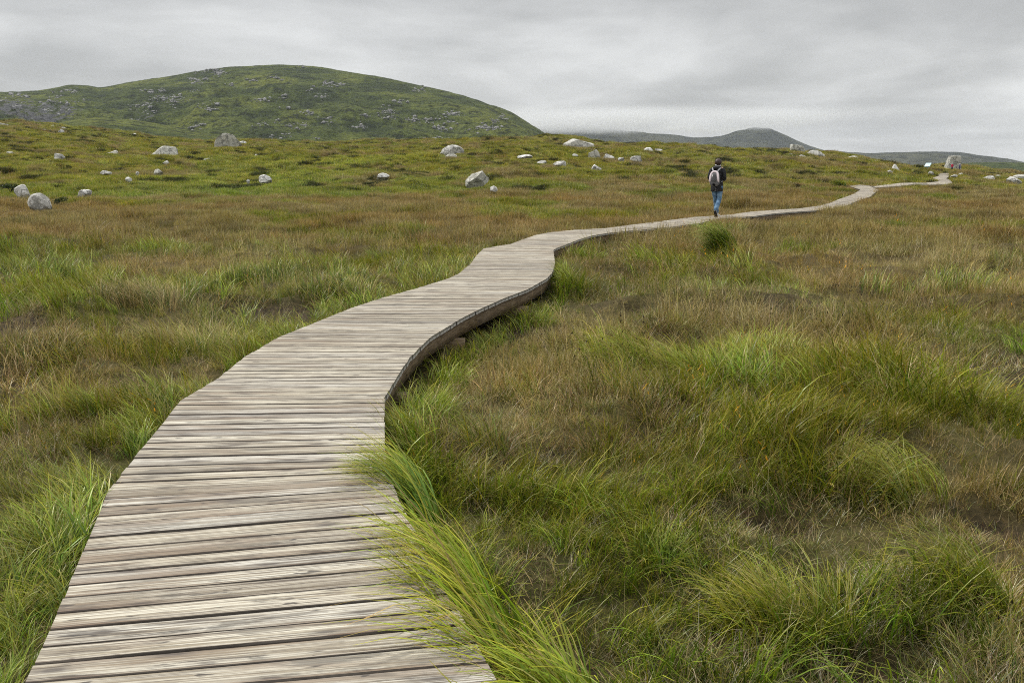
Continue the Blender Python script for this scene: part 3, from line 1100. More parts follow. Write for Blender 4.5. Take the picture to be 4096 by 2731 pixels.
def make_tufts():
    out = []
    kinds = {}

    def reg(kind, me):
        o = bpy.data.objects.new('grass_tuft.%03d' % len(out), me)
        kinds.setdefault(kind, []).append(len(out))
        out.append(o)

    for v in range(6):        # fine green
        rr = np.random.default_rng(100 + v)
        n = 26
        b, a, r = spread(n, 0.085, rr)
        az = rr.normal(0, 0.75, n) + 0.15 * a
        reg('green', tuft_mesh('green', [blades(n, b, rr.uniform(0.16, 0.42, n), rr.uniform(0.0036, 0.0072, n), az, rr.uniform(0.05, 0.75, n),
            rr.uniform(0.3, 1.4, n), 4, pick_cols(n, GREEN_PAL, rr), pick_cols(n, TIP_GREEN, rr), rr=rr)[:3]], MAT_GRASS_I))
    for v in range(6):        # dry, wiry
        rr = np.random.default_rng(200 + v)
        n = 27
        b, a, r = spread(n, 0.10, rr)
        az = rr.normal(0, 1.4, n)
        p1 = blades(n, b, rr.uniform(0.12, 0.38, n), rr.uniform(0.0026, 0.0052, n), az, rr.uniform(0.05, 0.95, n), rr.uniform(0.1, 1.3, n), 4,
                    pick_cols(n, DRY_PAL, rr, 0.45), pick_cols(n, TIP_DRY, rr, 0.45), rr=rr)
        reg('dry', tuft_mesh('dry', [p1[:3]], MAT_GRASS_I))
    for v in range(5):        # low tangled mat of dead and live blades
        rr = np.random.default_rng(300 + v)
        n = 40
        b, a, r = spread(n, 0.14, rr)
        az = rr.uniform(0, 6.28, n)
        pal = [(1.5, G_DEEP * 0.8), (1.5, G_BROWN), (2.2, G_TAN), (1.6, G_GREEN), (0.6, (0.20, 0.09, 0.055)), (0.7, (0.50, 0.44, 0.28))]
        reg('mat', tuft_mesh('mat', [blades(n, b, rr.uniform(0.09, 0.26, n), rr.uniform(0.003, 0.006, n), az, rr.uniform(0.5, 1.25, n), rr.uniform(0, 0.9, n), 3,
            pick_cols(n, pal, rr, 0.4), pick_cols(n, pal, rr, 0.4), rr=rr)[:3]], MAT_GRASS_I))
    for v in range(4):        # bog rush: dark upright stems with black heads
        rr = np.random.default_rng(400 + v)
        n = 18
        b, a, r = spread(n, 0.10, rr)
        az = rr.normal(0, 1.2, n)
        pal = [(3, G_DEEP * 0.9), (2, G_BROWN), (2, G_TAN * 0.9), (1, G_GREEN)]
        p1 = blades(n, b, rr.uniform(0.2, 0.46, n), rr.uniform(0.0026, 0.0042, n), az, rr.uniform(0.0, 0.5, n), rr.uniform(0.05, 0.7, n), 4,
                    pick_cols(n, pal, rr), pick_cols(n, TIP_DRY, rr) * 0.9, rr=rr)
        hd = heads(p1[3][:5], 0.0085, (0.03, 0.022, 0.014), rr)
        reg('rush', tuft_mesh('rush', [p1[:3], hd], MAT_GRASS_I))
    for v in range(4):        # lush, broad
        rr = np.random.default_rng(500 + v)
        n = 22
        b, a, r = spread(n, 0.09, rr)
        az = rr.normal(0, 0.7, n) + 0.15 * a
        reg('lush', tuft_mesh('lush', [blades(n, b, rr.uniform(0.22, 0.5, n), rr.uniform(0.005, 0.0095, n), az, rr.uniform(0.05, 0.6, n), rr.uniform(0.5, 1.7, n), 5,
            pick_cols(n, LUSH_PAL, rr), pick_cols(n, TIP_GREEN, rr), rr=rr)[:3]], MAT_GRASS_I))
    for v in range(3):        # long pale arching stems
        rr = np.random.default_rng(600 + v)
        n = 7
        b, a, r = spread(n, 0.12, rr)
        az = rr.normal(0, 1.3, n)
        pal = [(2, (0.42, 0.36, 0.22)), (2, G_TAN * 1.3), (1, (0.30, 0.20, 0.10))]
        p1 = blades(n, b, rr.uniform(0.3, 0.58, n), rr.uniform(0.0018, 0.0032, n), az, rr.uniform(0.1, 0.6, n), rr.uniform(0.3, 1.5, n), 6,
                    pick_cols(n, pal, rr), pick_cols(n, pal, rr), rr=rr)
        reg('stem', tuft_mesh('stem', [p1[:3]], MAT_GRASS_I))
    for v in range(5):        # far patch, greenish
        rr = np.random.default_rng(700 + v)
        n = 120
        b, a, r = spread(n, 0.34, rr)
        az = rr.normal(0, 1.3, n)
        reg('fargreen', tuft_mesh('fargreen', [blades(n, b, rr.uniform(0.16, 0.42, n) * (1 - 0.45 * r / 0.34), rr.uniform(0.007, 0.017, n), az, rr.uniform(0.0, 0.6, n),
            rr.uniform(0.1, 1.2, n), 2, pick_cols(n, GREEN_PAL, rr), pick_cols(n, TIP_GREEN, rr), rr=rr)[:3]], MAT_GRASS_I))
    for v in range(4):        # far patch, dry
        rr = np.random.default_rng(800 + v)
        n = 120
        b, a, r = spread(n, 0.34, rr)
        az = rr.normal(0, 1.5, n)
        reg('fardry', tuft_mesh('fardry', [blades(n, b, rr.uniform(0.16, 0.38, n), rr.uniform(0.005, 0.013, n), az, rr.uniform(0.0, 0.6, n),
            rr.uniform(0.1, 1.0, n), 2, pick_cols(n, DRY_PAL, rr), pick_cols(n, TIP_DRY, rr), rr=rr)[:3]], MAT_GRASS_I))
    for v in range(2):        # far dark heathery clump
        rr = np.random.default_rng(900 + v)
        n = 150
        b, a, r = spread(n, 0.30, rr)
        az = a + rr.normal(0, 0.5, n)
        pal = [(3, (0.030, 0.042, 0.014)), (2, (0.05, 0.065, 0.018)), (1, G_BROWN * 0.6)]
        reg('fardark', tuft_mesh('fardark', [blades(n, b, rr.uniform(0.16, 0.42, n) * (1 - 0.5 * r / 0.3), rr.uniform(0.012, 0.024, n), az, rr.uniform(0.0, 0.7, n),
            rr.uniform(0.1, 0.8, n), 2, pick_cols(n, pal, rr), pick_cols(n, pal, rr), rr=rr)[:3]], MAT_GRASS_I))
    for v in range(2):        # small yellow flowers on stalks
        rr = np.random.default_rng(950 + v)
        n = 3
        b, a, r = spread(n, 0.12, rr)
        pal = [(1, G_GREEN)]
        p1 = blades(n, b, rr.uniform(0.25, 0.36, n), np.full(n, 0.002), rr.uniform(0, 6, n), rr.uniform(0, 0.2, n), rr.uniform(0, 0.3, n), 3,
                    pick_cols(n, pal, rr), pick_cols(n, pal, rr), rr=rr)
        hd = heads(p1[3], 0.017, (0.72, 0.42, 0.03), rr)
        reg('flower', tuft_mesh('flower', [p1[:3], hd], MAT_GRASS_I))
    return out, kinds


def scatter_grass():
    protos, kinds = make_tufts()
    pc = bpy.data.collections.new('grass_tufts')
    for o in protos:
        pc.objects.link(o)
    r = np.random.default_rng(21)
    bands = [(1.9, 4.5, 330), (4.5, 7, 240), (7, 11, 150), (11, 18, 80), (18, 28, 40), (28, 46, 20), (46, 75, 10.5), (75, 130, 5.5), (130, 238, 3.2)]
    X, Y = [], []
    for d0, d1, rho in bands:
        wid = lambda d: 0.57 * d + 1.6
        area = (wid(d0) + wid(d1)) * (d1 - d0)
        n = int(area * rho)
        # uniform over the trapezium
        t = r.uniform(0, 1, int(n * 1.6))
        y = d0 + (d1 - d0) * t
        keep = r.uniform(0, wid(d1), len(y)) < wid(y)
        y = y[keep][:n]
        x = r.uniform(-1, 1, len(y)) * wid(y)
        X.append(x)
        Y.append(y)
    X = np.concatenate(X)
    Y = np.concatenate(Y)
    dist, side = deck_side(X, Y)
    far_ok = np.where(Y > 40, 0.18, 0.045)
    g, peat, yel = zones(X, Y)
    rnd = r.uniform(0, 1, len(X))
    keep = (dist > far_ok) & (rnd > peat * 0.74) & ((hollows(X, Y)[0] < 0.6) | (rnd > 0.93))
    # far side of the crest is out of sight
    ys, zc = crest(X / np.maximum(Y, 3))
    keep &= Y < ys + 6
    X, Y, dist, side, g, peat, yel = (q[keep] for q in (X, Y, dist, side, g, peat, yel))
    n = len(X)
    Z = ground_h(X, Y, dist, side)
    rnd = r.uniform(0, 1, n)
    r2 = r.uniform(0, 1, n)
    r3 = r.uniform(0, 1, n)
    far = Y + r.normal(0, 3, n) > 27
    near_edge = (dist < 0.28)
    idx = np.zeros(n, int)
    scl = r.uniform(0.75, 1.25, n)

    def choose(mask, kind):
        ids = np.array(kinds[kind])
        m = np.where(mask)[0]
        idx[m] = ids[r.integers(0, len(ids), len(m))]

    pn = ~far
    gg = g + r.normal(0, 0.12, n)
    choose(pn & (gg >= 0.5), 'green')
    choose(pn & (gg < 0.5), 'dry')
    low = fbm(X / 0.9, Y / 0.9, 181, 3)
    choose(pn & ((rnd < 0.24) | ((low < 0.44) & (rnd < 0.66)) | ((peat > 0.2) & (rnd < 0.9))), 'mat')
    choose(pn & (rnd > np.interp(Y, [4, 9], [0.95, 0.87])) & (gg < 0.75), 'rush')
    choose(pn & (rnd > 0.84) & (gg > 0.8), 'lush')
    choose(pn & (near_edge & (r2 < np.where(side > 0, 0.6, 0.3))) & (Y < 16), 'lush')
    choose(pn & (r3 < 0.07), 'stem')
    choose(far & (gg >= 0.42), 'fargreen')
    choose(far & (gg < 0.42), 'fardry')
    hth = fbm(X / 1.5, Y / 3.0, 131, 3)
    choose(far & (hth > 0.68) & (Y > 55), 'fardark')
    fl = fbm(X / 5, Y / 5, 141, 2)
    choose(pn & (r3 > 0.9935) & (fl > 0.45) & (Y > 5), 'flower')
    choose(far & (r3 > 0.97) & (fl > 0.62) & (Y < 40), 'flower')
    # size: patches grow a little with distance, grass grows taller in wet hollows, shorter at the deck edge
    scl *= np.where(far, np.interp(Y, [27, 60, 120, 240], [0.8, 1.0, 1.35, 1.7]), np.interp(Y, [2, 10, 27], [0.62, 0.74, 0.95]))
    hi = fbm(X / 1.4, Y / 1.4, 151, 3)
    hi2 = fbm(X / 0.55, Y / 0.55, 157, 2)
    scl *= np.interp(hi, [0.3, 0.7], [0.66, 1.36]) * np.where(far, 1, np.interp(hi2, [0.25, 0.75], [0.62, 1.35]))
    zs = scl * np.where(dist < 0.10, 0.85, 1.0)
    zs = np.where(far, zs * np.interp(Y, [27, 60, 240], [1.0, 0.85, 0.62]), zs)
    for rx, ry, w in ROCK_AT:
        m = (np.abs(X - rx) < w * 0.7 + 0.5) & (Y < ry + 0.5) & (Y > ry - 4.0) & far
        zs[m] *= 0.55
    wind = (fbm(X / 1.7, Y / 1.7, 161, 2) - 0.5) * 5.5 + math.pi * 0.92
    yaw = wind + r.normal(0, 0.6, n)
    rot = np.stack([np.zeros(n), np.zeros(n), yaw], 1)
    # colour of each tuft around its kind's own colours
    t = np.ones((n, 3))
    gy = (yel - 0.4)[:, None]
    isg = ((gg > 0.45) & (idx < 100))[:, None]
    t *= 1 + gy * np.where(isg, 1, 0) * np.array([0.32, 0.16, -0.1])
    t *= np.where(far & (gg < 0.42), 0.80, 1.0)[:, None]
    t *= np.where((rnd < 0.36) & pn & (peat > 0.05), 0.8, 1.0)[:, None]
    t *= r.uniform(0.62, 1.32, (n, 1))
    t *= (0.80 + 0.45 * fbm(X / 1.1, Y / 1.1, 171, 3))[:, None]
    rust = (np.clip((fbm(X / 4.0, Y / 5.0, 191, 3) - 0.48) * 4, 0, 1) * np.interp(Y, [4, 9, 50, 90], [0.35, 0.7, 0.65, 0.3]))[:, None]
    t *= 1 + rust * np.array([0.04, -0.13, -0.22])
    t *= np.interp(Y, [10, 30, 60], [1.0, 1.0, 1.02])[:, None]
    for cx, cy_, rx, ry in GREENS[:4]:
        e = np.exp(-((X - cx) / rx) ** 2 - ((Y - cy_) / ry) ** 2)[:, None]
        t *= 1 + e * np.array([0.12, 0.24, 0.25])
    t *= (1 + (r.uniform(-1, 1, (n, 3)) * 0.07))
    me = bpy.data.meshes.new('moor_grass')
    me.vertices.add(n)
    me.vertices.foreach_set('co', np.stack([X, Y, Z], 1).astype(np.float32).ravel())
    set_attr(me, 'rot', 'FLOAT_VECTOR', rot.astype(np.float32))
    set_attr(me, 'size', 'FLOAT_VECTOR', np.stack([scl, scl, zs], 1).astype(np.float32))
    set_attr(me, 'kind', 'INT', idx.astype(np.int32))
    set_attr(me, 'tint', 'FLOAT_COLOR', np.concatenate([t, np.ones((n, 1))], 1).astype(np.float32))
    o = bpy.data.objects.new('moor_grass', me)
    col.objects.link(o)
    tag(o, 'green and tan moorland grass covering the bog and the rising slope', 'grass', None, 'stuff')
    ng = bpy.data.node_groups.new('grass_scatter', 'GeometryNodeTree')
    ng.interface.new_socket('Geometry', in_out='INPUT', socket_type='NodeSocketGeometry')
    ng.interface.new_socket('Geometry', in_out='OUTPUT', socket_type='NodeSocketGeometry')
    gi = ng.nodes.new('NodeGroupInput')
    go = ng.nodes.new('NodeGroupOutput')
    ci = ng.nodes.new('GeometryNodeCollectionInfo')
    ci.inputs['Collection'].default_value = pc
    ci.inputs['Separate Children'].default_value = True
    ci.inputs['Reset Children'].default_value = True
    iop = ng.nodes.new('GeometryNodeInstanceOnPoints')
    iop.inputs['Pick Instance'].default_value = True

    def named(nm, dt):
        q = ng.nodes.new('GeometryNodeInputNamedAttribute')
        q.data_type = dt
        q.inputs['Name'].default_value = nm
        return q.outputs['Attribute']

    ng.links.new(gi.outputs[0], iop.inputs['Points'])
    ng.links.new(ci.outputs[0], iop.inputs['Instance'])
    ng.links.new(named('kind', 'INT'), iop.inputs['Instance Index'])
    e2r = ng.nodes.new('FunctionNodeEulerToRotation')
    ng.links.new(named('rot', 'FLOAT_VECTOR'), e2r.inputs[0])
    ng.links.new(e2r.outputs[0], iop.inputs['Rotation'])
    ng.links.new(named('size', 'FLOAT_VECTOR'), iop.inputs['Scale'])
    ng.links.new(iop.outputs[0], go.inputs[0])
    md = o.modifiers.new('scatter', 'NODES')
    md.node_group = ng
    print('grass tufts', n)


scatter_grass()

# ------------------------------------------------------------------ single clumps that stand out


def gpoint(px, row):
    """a point on the soil under a photo pixel (2352 wide picture)"""
    p = drop(px * 1024 / 2352, row * 1024 / 2352, -0.2)
    z = float(ground_h(np.array([p[0]]), np.array([p[1]]))[0])
    return np.array([p[0], p[1], z])


def clump(px, row, label, rad, n, length, width, lean_az, seed, lean=(0.05, 0.5), curve=(0.8, 1.9), pal=LUSH_PAL, tip=TIP_GREEN,
          fan=0.5, heads_n=0, shift=(0, 0), edge=0.0, name='grass_clump', cat='grass clump', radial=0.0, hump=0.0, group=None):
    p = gpoint(px, row)
    if edge:
        p = drop(px * 1024 / 2352, row * 1024 / 2352) + np.array([edge, 0, 0])
        p[2] = float(ground_h(p[0:1], p[1:2])[0])
    rr = np.random.default_rng(seed)
    b, a, r = spread(n, 1.0, rr)
    if isinstance(rad, tuple):
        rx, ry, rot = rad
        bx = b[:, 0] * rx
        by = b[:, 1] * ry
        b[:, 0] = bx * math.cos(rot) - by * math.sin(rot)
        b[:, 1] = bx * math.sin(rot) + by * math.cos(rot)
    else:
        b[:, :2] *= rad
    # keep the roots off the walkway
    dist, side = deck_side(b[:, 0] + p[0], b[:, 1] + p[1])
    ok = dist > 0.025
    b, a, r = b[ok], a[ok], r[ok]
    n = len(b)
    gz = ground_h(b[:, 0] + p[0], b[:, 1] + p[1], dist[ok], side[ok]) - p[2]
    b[:, 2] += gz + hump * np.clip(1 - r * r, 0, 1)
    # blades grow in sub-bundles that lie together
    nb = max(5, n // 45)
    bid = rr.integers(0, nb, n)
    bc = b[rr.integers(0, n, nb), :2]
    pull = rr.uniform(0.35, 0.85, nb)[bid][:, None]
    b[:, :2] = b[:, :2] * (1 - pull) + bc[bid] * pull + rr.normal(0, 0.012, (n, 2))
    b[:, 2] = ground_h(b[:, 0] + p[0], b[:, 1] + p[1]) - p[2] - 0.03 + hump * np.clip(1 - r * r, 0, 1)
    vx = np.cos(lean_az) * (1 - radial) + np.cos(a) * radial * r
    vy = np.sin(lean_az) * (1 - radial) + np.sin(a) * radial * r
    az = np.arctan2(vy, vx) + rr.normal(0, fan, nb)[bid] + rr.normal(0, 0.22, n)
    L = rr.uniform(*length, n) * (1 - 0.25 * r) * rr.uniform(0.72, 1.12, nb)[bid]
    W = rr.uniform(*width, n)
    bcol = rr.uniform(*((0.9, 1.45) if edge else (0.72, 1.25)), (nb, 1))[bid]
    lo, hi_ = curve
    cv = np.clip(rr.uniform(lo, hi_, nb)[bid] + rr.normal(0, 0.25, n), 0.1, 3)
    seg = 6 if p[1] < 14 else 4
    p1 = blades(n, b, L, W, az, rr.uniform(*lean, n), cv, seg, pick_cols(n, pal, rr) * bcol, pick_cols(n, tip, rr) * bcol, rr=rr)
    parts = [p1[:3]]
    if heads_n:
        k = rr.choice(n, heads_n * 3, replace=False)
        st = blades(len(k), b[k], L[k] * 1.25, np.full(len(k), 0.0026), az[k], np.full(len(k), lean[0] + 0.2), rr.uniform(0.6, 1.5, len(k)), 7,
                    pick_cols(len(k), [(1, G_GREEN), (1, G_YELLOW)], rr), pick_cols(len(k), [(1, (0.50, 0.36, 0.15)), (1, (0.40, 0.24, 0.09))], rr), tipfrac=0.45, rr=rr)
        parts.append(st[:3])
    me = tuft_mesh(name, parts, MAT_GRASS)
    o = bpy.data.objects.new(name, me)
    o.location = p
    col.objects.link(o)
    tag(o, label, cat, group)
    return o


LEFTW = math.pi * 0.97
EDGE = 'grass clumps along the boardwalk edges'
TUS = 'tussocks standing out of the moor grass'


def build_clumps():
    c = clump
    # right edge of the walkway, near to far; the long blades hang over the planks
    c(1140, 1500, 'bright green grass clump at the bottom, its blades drooping over the nearest planks', (0.20, 0.30, 0.25), 520, (0.40, 0.66), (0.007, 0.0125), LEFTW, 1, group=EDGE, edge=0.22, lean=(0.05, 0.5), curve=(0.8, 1.9), fan=0.5,
      tip=[(3, G_YELLOW * 1.2), (2, G_GREEN * 1.3), (1.3, (0.36, 0.24, 0.09))], heads_n=14)
    c(1045, 1390, 'big yellow-green grass clump with tan tips sweeping over the right side of the planks', (0.18, 0.40, 0.3), 820, (0.50, 0.88), (0.007, 0.0125), LEFTW, 2, group=EDGE, edge=0.17, lean=(0.05, 0.45), curve=(1.0, 2.0), fan=0.34,
      tip=[(3, G_YELLOW * 1.2), (2, G_GREEN * 1.3), (1.3, (0.36, 0.24, 0.09))], heads_n=18)
    c(985, 1275, 'long green grass clump bending left over the planks below the narrow point of the walk', (0.15, 0.40, 0.35), 560, (0.50, 0.80), (0.006, 0.011), LEFTW, 3, group=EDGE, edge=0.14, lean=(0.05, 0.45), curve=(1.0, 2.0), fan=0.34,
      tip=[(3, G_YELLOW * 1.1), (2, G_GREEN * 1.2), (1, (0.33, 0.24, 0.10))], heads_n=10)
    c(895, 1085, 'dense dark green grass clump in the right-hand notch of the walkway, tips over the planks', (0.15, 0.42, 0.1), 720, (0.46, 0.74), (0.006, 0.0105), LEFTW, 4, group=EDGE, edge=0.13, lean=(0.05, 0.45), curve=(1.1, 2.1), fan=0.3,
      pal=[(3, np.array([0.13, 0.23, 0.035])), (2, G_DEEP), (1, G_YELLOW)], heads_n=6)
    c(965, 935, 'rounded fresh green grass clump beside the plank ends above the notch', (0.34, 0.34, 0), 620, (0.26, 0.48), (0.0035, 0.0065), 0.2, 5, group=EDGE, radial=0.7, lean=(0, .4))
    c(1010, 850, 'green grass clump hiding the support post under the right edge', (0.26, 0.3, 0), 420, (0.26, 0.5), (0.004, 0.007), 0.0, 6, group=EDGE, radial=0.8, lean=(0, .4))
    c(1215, 715, 'dark green grass clump at the far end of the exposed brown bearer', (0.34, 0.40, 0.4), 420, (0.22, 0.42), (0.005, 0.009), 0.3, 7, group=EDGE, radial=0.8, lean=(0, .5))
    c(1285, 640, 'light green wispy grass clump at the outer point of the bend', (0.18, 0.5, 0), 240, (0.3, 0.48), (0.005, 0.008), LEFTW, 8, group=EDGE)
    c(1320, 590, 'green grass clump inside the right-hand bend beside the plank ends', (0.9, 0.55, 0.2), 620, (0.25, 0.42), (0.007, 0.012), 0.2, 9, group=EDGE, radial=0.9, lean=(0, .5))
    # left edge
    c(255, 1150, 'light green grass clump leaning against the left edge halfway down the near planks', (0.14, 0.5, -0.18), 420, (0.22, 0.40), (0.003, 0.006), LEFTW, 10, group=EDGE, pal=[(3, G_GREEN), (3, G_DEEP), (1, G_YELLOW)], lean=(0.25, 0.9), curve=(0.8, 1.6))
    c(150, 1280, 'pale wispy grass clump falling away from the left plank ends', (0.16, 0.36, -0.15), 420, (0.22, 0.42), (0.003, 0.0058), LEFTW, 11, group=EDGE, pal=[(3, G_GREEN), (3, G_DEEP), (1, G_YELLOW)], lean=(0.25, 0.9), curve=(0.8, 1.6),
      tip=[(2, G_YELLOW * 1.2), (2, G_TAN * 1.2), (1, (0.4, 0.38, 0.2))])
    c(65, 1440, 'deep green grass clump in the bottom left corner against the planks', (0.16, 0.36, -0.1), 480, (0.22, 0.40), (0.0035, 0.006), LEFTW, 12, group=EDGE, pal=[(3, G_GREEN), (3, G_DEEP), (1, G_YELLOW)], lean=(0.25, 0.9), curve=(0.8, 1.6))
    c(320, 1040, 'small pale grass clump with blades creeping onto the left plank ends', (0.10, 0.22, -0.4), 150, (0.22, 0.4), (0.003, 0.0055), 2.4, 13, group=EDGE)
    c(640, 790, 'narrow light green grass clump along the left edge where the walk swings right', (0.16, 0.7, -0.9), 380, (0.24, 0.42), (0.004, 0.007), 2.6, 14, group=EDGE)
    c(815, 700, 'pale green grass clump along the left edge, blades lying flat', (0.16, 0.7, -0.95), 380, (0.24, 0.44), (0.005, 0.008), 2.7, 15, group=EDGE)
    c(1005, 640, 'bright green grass clump on the left edge just before the bend', (0.18, 0.8, -0.8), 380, (0.26, 0.44), (0.006, 0.010), 2.8, 16, group=EDGE)
    c(1075, 585, 'dark green grass clump tucked into the left of the bend', (0.5, 0.7, 0), 420, (0.26, 0.44), (0.007, 0.012), 2.8, 17, group=EDGE, pal=[(3, G_DEEP), (2, G_GREEN)], radial=0.7)
    # the hanging clump and the clumps at the walker's feet
    c(1668, 586, 'windswept grass clump arching over a dark hollow between walkway and open moor', (0.24, 0.30, 0.0), 900, (0.75, 1.30), (0.009, 0.017), math.pi, 20, lean=(0.0, 0.4), curve=(1.35, 2.1),
      pal=[(3, np.array([0.19, 0.30, 0.022])), (2, G_DEEP), (1.5, G_YELLOW)], tip=[(3, np.array([0.36, 0.44, 0.14])), (1, G_GREEN)], group=TUS, name='grass_tussock', cat='tussock', fan=0.22, hump=0.08)
    c(1700, 575, 'low bright green grass tussock right of the arching clump', (0.9, 0.5, 0), 420, (0.25, 0.42), (0.008, 0.013), 0.4, 21, group=TUS, radial=0.8, name='grass_tussock', cat='tussock')
    c(1605, 534, "green grass clump left of the walker's feet at the near edge", (0.6, 0.45, 0.3), 420, (0.35, 0.55), (0.010, 0.018), 0.5, 22, group=EDGE, radial=0.8, lean=(0, .5))
    c(1668, 531, "dark green grass clump just right of the walker's feet at the near edge", (0.55, 0.40, 0.3), 420, (0.35, 0.6), (0.010, 0.018), 0.5, 23, group=EDGE, radial=0.8,
      pal=[(4, G_DEEP), (2, G_GREEN * 0.8)], lean=(0, .5))
    # tussocks on the right
    g2 = [(3, np.array([0.22, 0.29, 0.045])), (2, G_GREEN), (2, G_YELLOW), (1, G_TAN)]
    c(1480, 830, 'large yellow-green tussock with blades streaming left on the right-hand bog', (0.62, 0.55, 0), 1300, (0.36, 0.66), (0.005, 0.009), LEFTW, 30, pal=g2, group=TUS, name='grass_tussock', cat='tussock', radial=0.35, hump=0.16)
    c(1640, 840, 'dark-based green tussock beside the large streaming tussock', (0.60, 0.5, 0), 1200, (0.32, 0.58), (0.005, 0.0085), 2.2, 31, pal=LUSH_PAL, group=TUS, name='grass_tussock', cat='tussock', radial=0.5, hump=0.14)
    c(1760, 790, 'pale green tussock behind the dark-based one', (0.5, 0.4, 0), 700, (0.3, 0.5), (0.004, 0.007), 1.2, 32, pal=g2, group=TUS, name='grass_tussock', cat='tussock', radial=0.5, hump=0.1)
    c(2190, 640, 'wide grey-green tussock of long stems at the right margin', (1.5, 0.6, 0), 1100, (0.3, 0.52), (0.006, 0.010), 0.6, 33, pal=[(3, G_GREEN), (2, G_DEEP), (2, G_TAN)], group=TUS, name='grass_tussock', cat='tussock', radial=0.4, hump=0.1)
    c(2240, 1390, 'fine green tussock with wiry blades near the bottom right corner', (0.26, 0.22, 0), 620, (0.28, 0.46), (0.0034, 0.006), LEFTW, 34, pal=g2, group=TUS, name='grass_tussock', cat='tussock', radial=0.35, hump=0.05)
    c(2080, 1140, 'fresh green tussock half way up the right-hand foreground', (0.32, 0.26, 0), 620, (0.28, 0.44), (0.0036, 0.0064), 2.6, 35, pal=g2, group=TUS, name='grass_tussock', cat='tussock', radial=0.4, hump=0.05)
    c(1530, 1290, 'small bright green tussock of short upright blades in the right foreground', (0.2, 0.16, 0), 420, (0.22, 0.36), (0.0034, 0.006), 1.4, 36, pal=LUSH_PAL, group=TUS, name='grass_tussock', cat='tussock', radial=0.6)
    c(1800, 1420, 'loose olive tussock low in the right foreground', (0.3, 0.22, 0), 560, (0.26, 0.46), (0.0034, 0.006), 2.2, 37, pal=[(3, G_YELLOW), (2, G_GREEN), (1, G_TAN)], group=TUS, name='grass_tussock', cat='tussock', radial=0.5)
    # tussocks on the left
    dk = [(3, G_DEEP), (2, G_GREEN), (1, G_TAN), (1, G_BROWN)]
    c(795, 680, 'dense dark green tussock just left of the walkway bend', (0.75, 0.5, 0), 1000, (0.3, 0.52), (0.005, 0.009), 1.8, 40, pal=dk, group=TUS, name='grass_tussock', cat='tussock', radial=0.6, hump=0.1)
    c(590, 640, 'broad green tussock ridge behind the bare brown patch', (1.5, 0.45, 0), 1300, (0.28, 0.5), (0.006, 0.010), 2.2, 41, pal=[(3, G_GREEN), (2, G_DEEP), (1, G_TAN)], group=TUS, name='grass_tussock', cat='tussock', radial=0.3, hump=0.1)
    c(490, 810, 'green tussock with pale stems at the edge of the bare brown patch', (0.34, 0.3, 0), 700, (0.3, 0.56), (0.003, 0.0055), 2.0, 42, pal=[(3, G_GREEN), (2, G_DEEP), (2, G_TAN)], tip=TIP_DRY, group=TUS, name='grass_tussock', cat='tussock', radial=0.55, hump=0.06)
    c(330, 715, 'tan tussock with dark base and black seed heads left of the bare patch', (0.6, 0.4, 0), 900, (0.34, 0.56), (0.003, 0.0055), 2.4, 43, pal=[(3, G_BROWN), (2, G_DEEP), (2, G_TAN)], tip=TIP_DRY, group=TUS, name='grass_tussock', cat='tussock', radial=0.5, hump=0.08)
    c(90, 815, 'brown tussock with a dark base near the left margin', (0.36, 0.3, 0), 620, (0.26, 0.44), (0.003, 0.005), 1.6, 44, pal=[(3, G_BROWN), (2, G_DEEP), (1, G_TAN)], tip=TIP_DRY, group=TUS, name='grass_tussock', cat='tussock', radial=0.6, hump=0.08)
    c(390, 790, 'tawny tussock lying over to the left in front of the bare patch', (0.6, 0.3, 0), 800, (0.28, 0.46), (0.003, 0.005), LEFTW, 45, pal=DRY_PAL, tip=TIP_DRY, group=TUS, name='grass_tussock', cat='tussock', radial=0.3, hump=0.08)
    c(1930, 432, 'dark overhanging grass clump left of the far corner of the walkway', (0.7, 0.5, 0), 300, (0.7, 1.1), (0.03, 0.05), LEFTW, 46, curve=(1.4, 2.4), pal=[(3, G_DEEP), (1, G_GREEN)], group=TUS, name='grass_tussock', cat='tussock')


build_clumps()

# ------------------------------------------------------------------ boulders


def rock_mesh(name, seed, w, d, h, sub=4, cuts=9, rough=0.16, lean=0.0, mat=None, sharp=0.72):
    import bmesh
    bm = bmesh.new()
    bmesh.ops.create_icosphere(bm, subdivisions=sub, radius=1.0)
    rr = random.Random(seed)
    planes = []
    for _ in range(cuts):
        nn = Vector((rr.gauss(0, 1), rr.gauss(0, 1), rr.gauss(0.15, 0.8))).normalized()
        planes.append((nn, rr.uniform(sharp - 0.06, 0.90)))
    off = Vector((rr.uniform(-50, 50), rr.uniform(-50, 50), rr.uniform(-50, 50)))
    for v in bm.verts:
        p = v.co.copy()
        for nn, dd in planes:
            k = p.dot(nn)
            if k > dd:
                p -= nn * (k - dd) * 0.96
        f = mnoise.fractal(p * 1.1 + off, 0.9, 2.1, 5) * rough
        f += mnoise.noise(p * 5 + off) * rough * 0.22
        p *= 1 + f * 0.8
        v.co = p
    xs = [v.co.x for v in bm.verts]
    ys = [v.co.y for v in bm.verts]
    zs = [v.co.z for v in bm.verts]
    cx, cyy = (max(xs) + min(xs)) / 2, (max(ys) + min(ys)) / 2
    zlo = min(zs) * 0.22
    for v in bm.verts:
        x = (v.co.x - cx) / (max(xs) - min(xs)) * w
        y = (v.co.y - cyy) / (max(ys) - min(ys)) * d
        z = (v.co.z - zlo) / (max(zs) - zlo) * h
        v.co = Vector((x + lean * z, y, z))
    me = bpy.data.meshes.new(name)
    bm.to_mesh(me)
    bm.free()
    me.polygons.foreach_set('use_smooth', [True] * len(me.polygons))
    me.set_sharp_from_angle(angle=R(24))
    me.materials.append(mat)
    return me


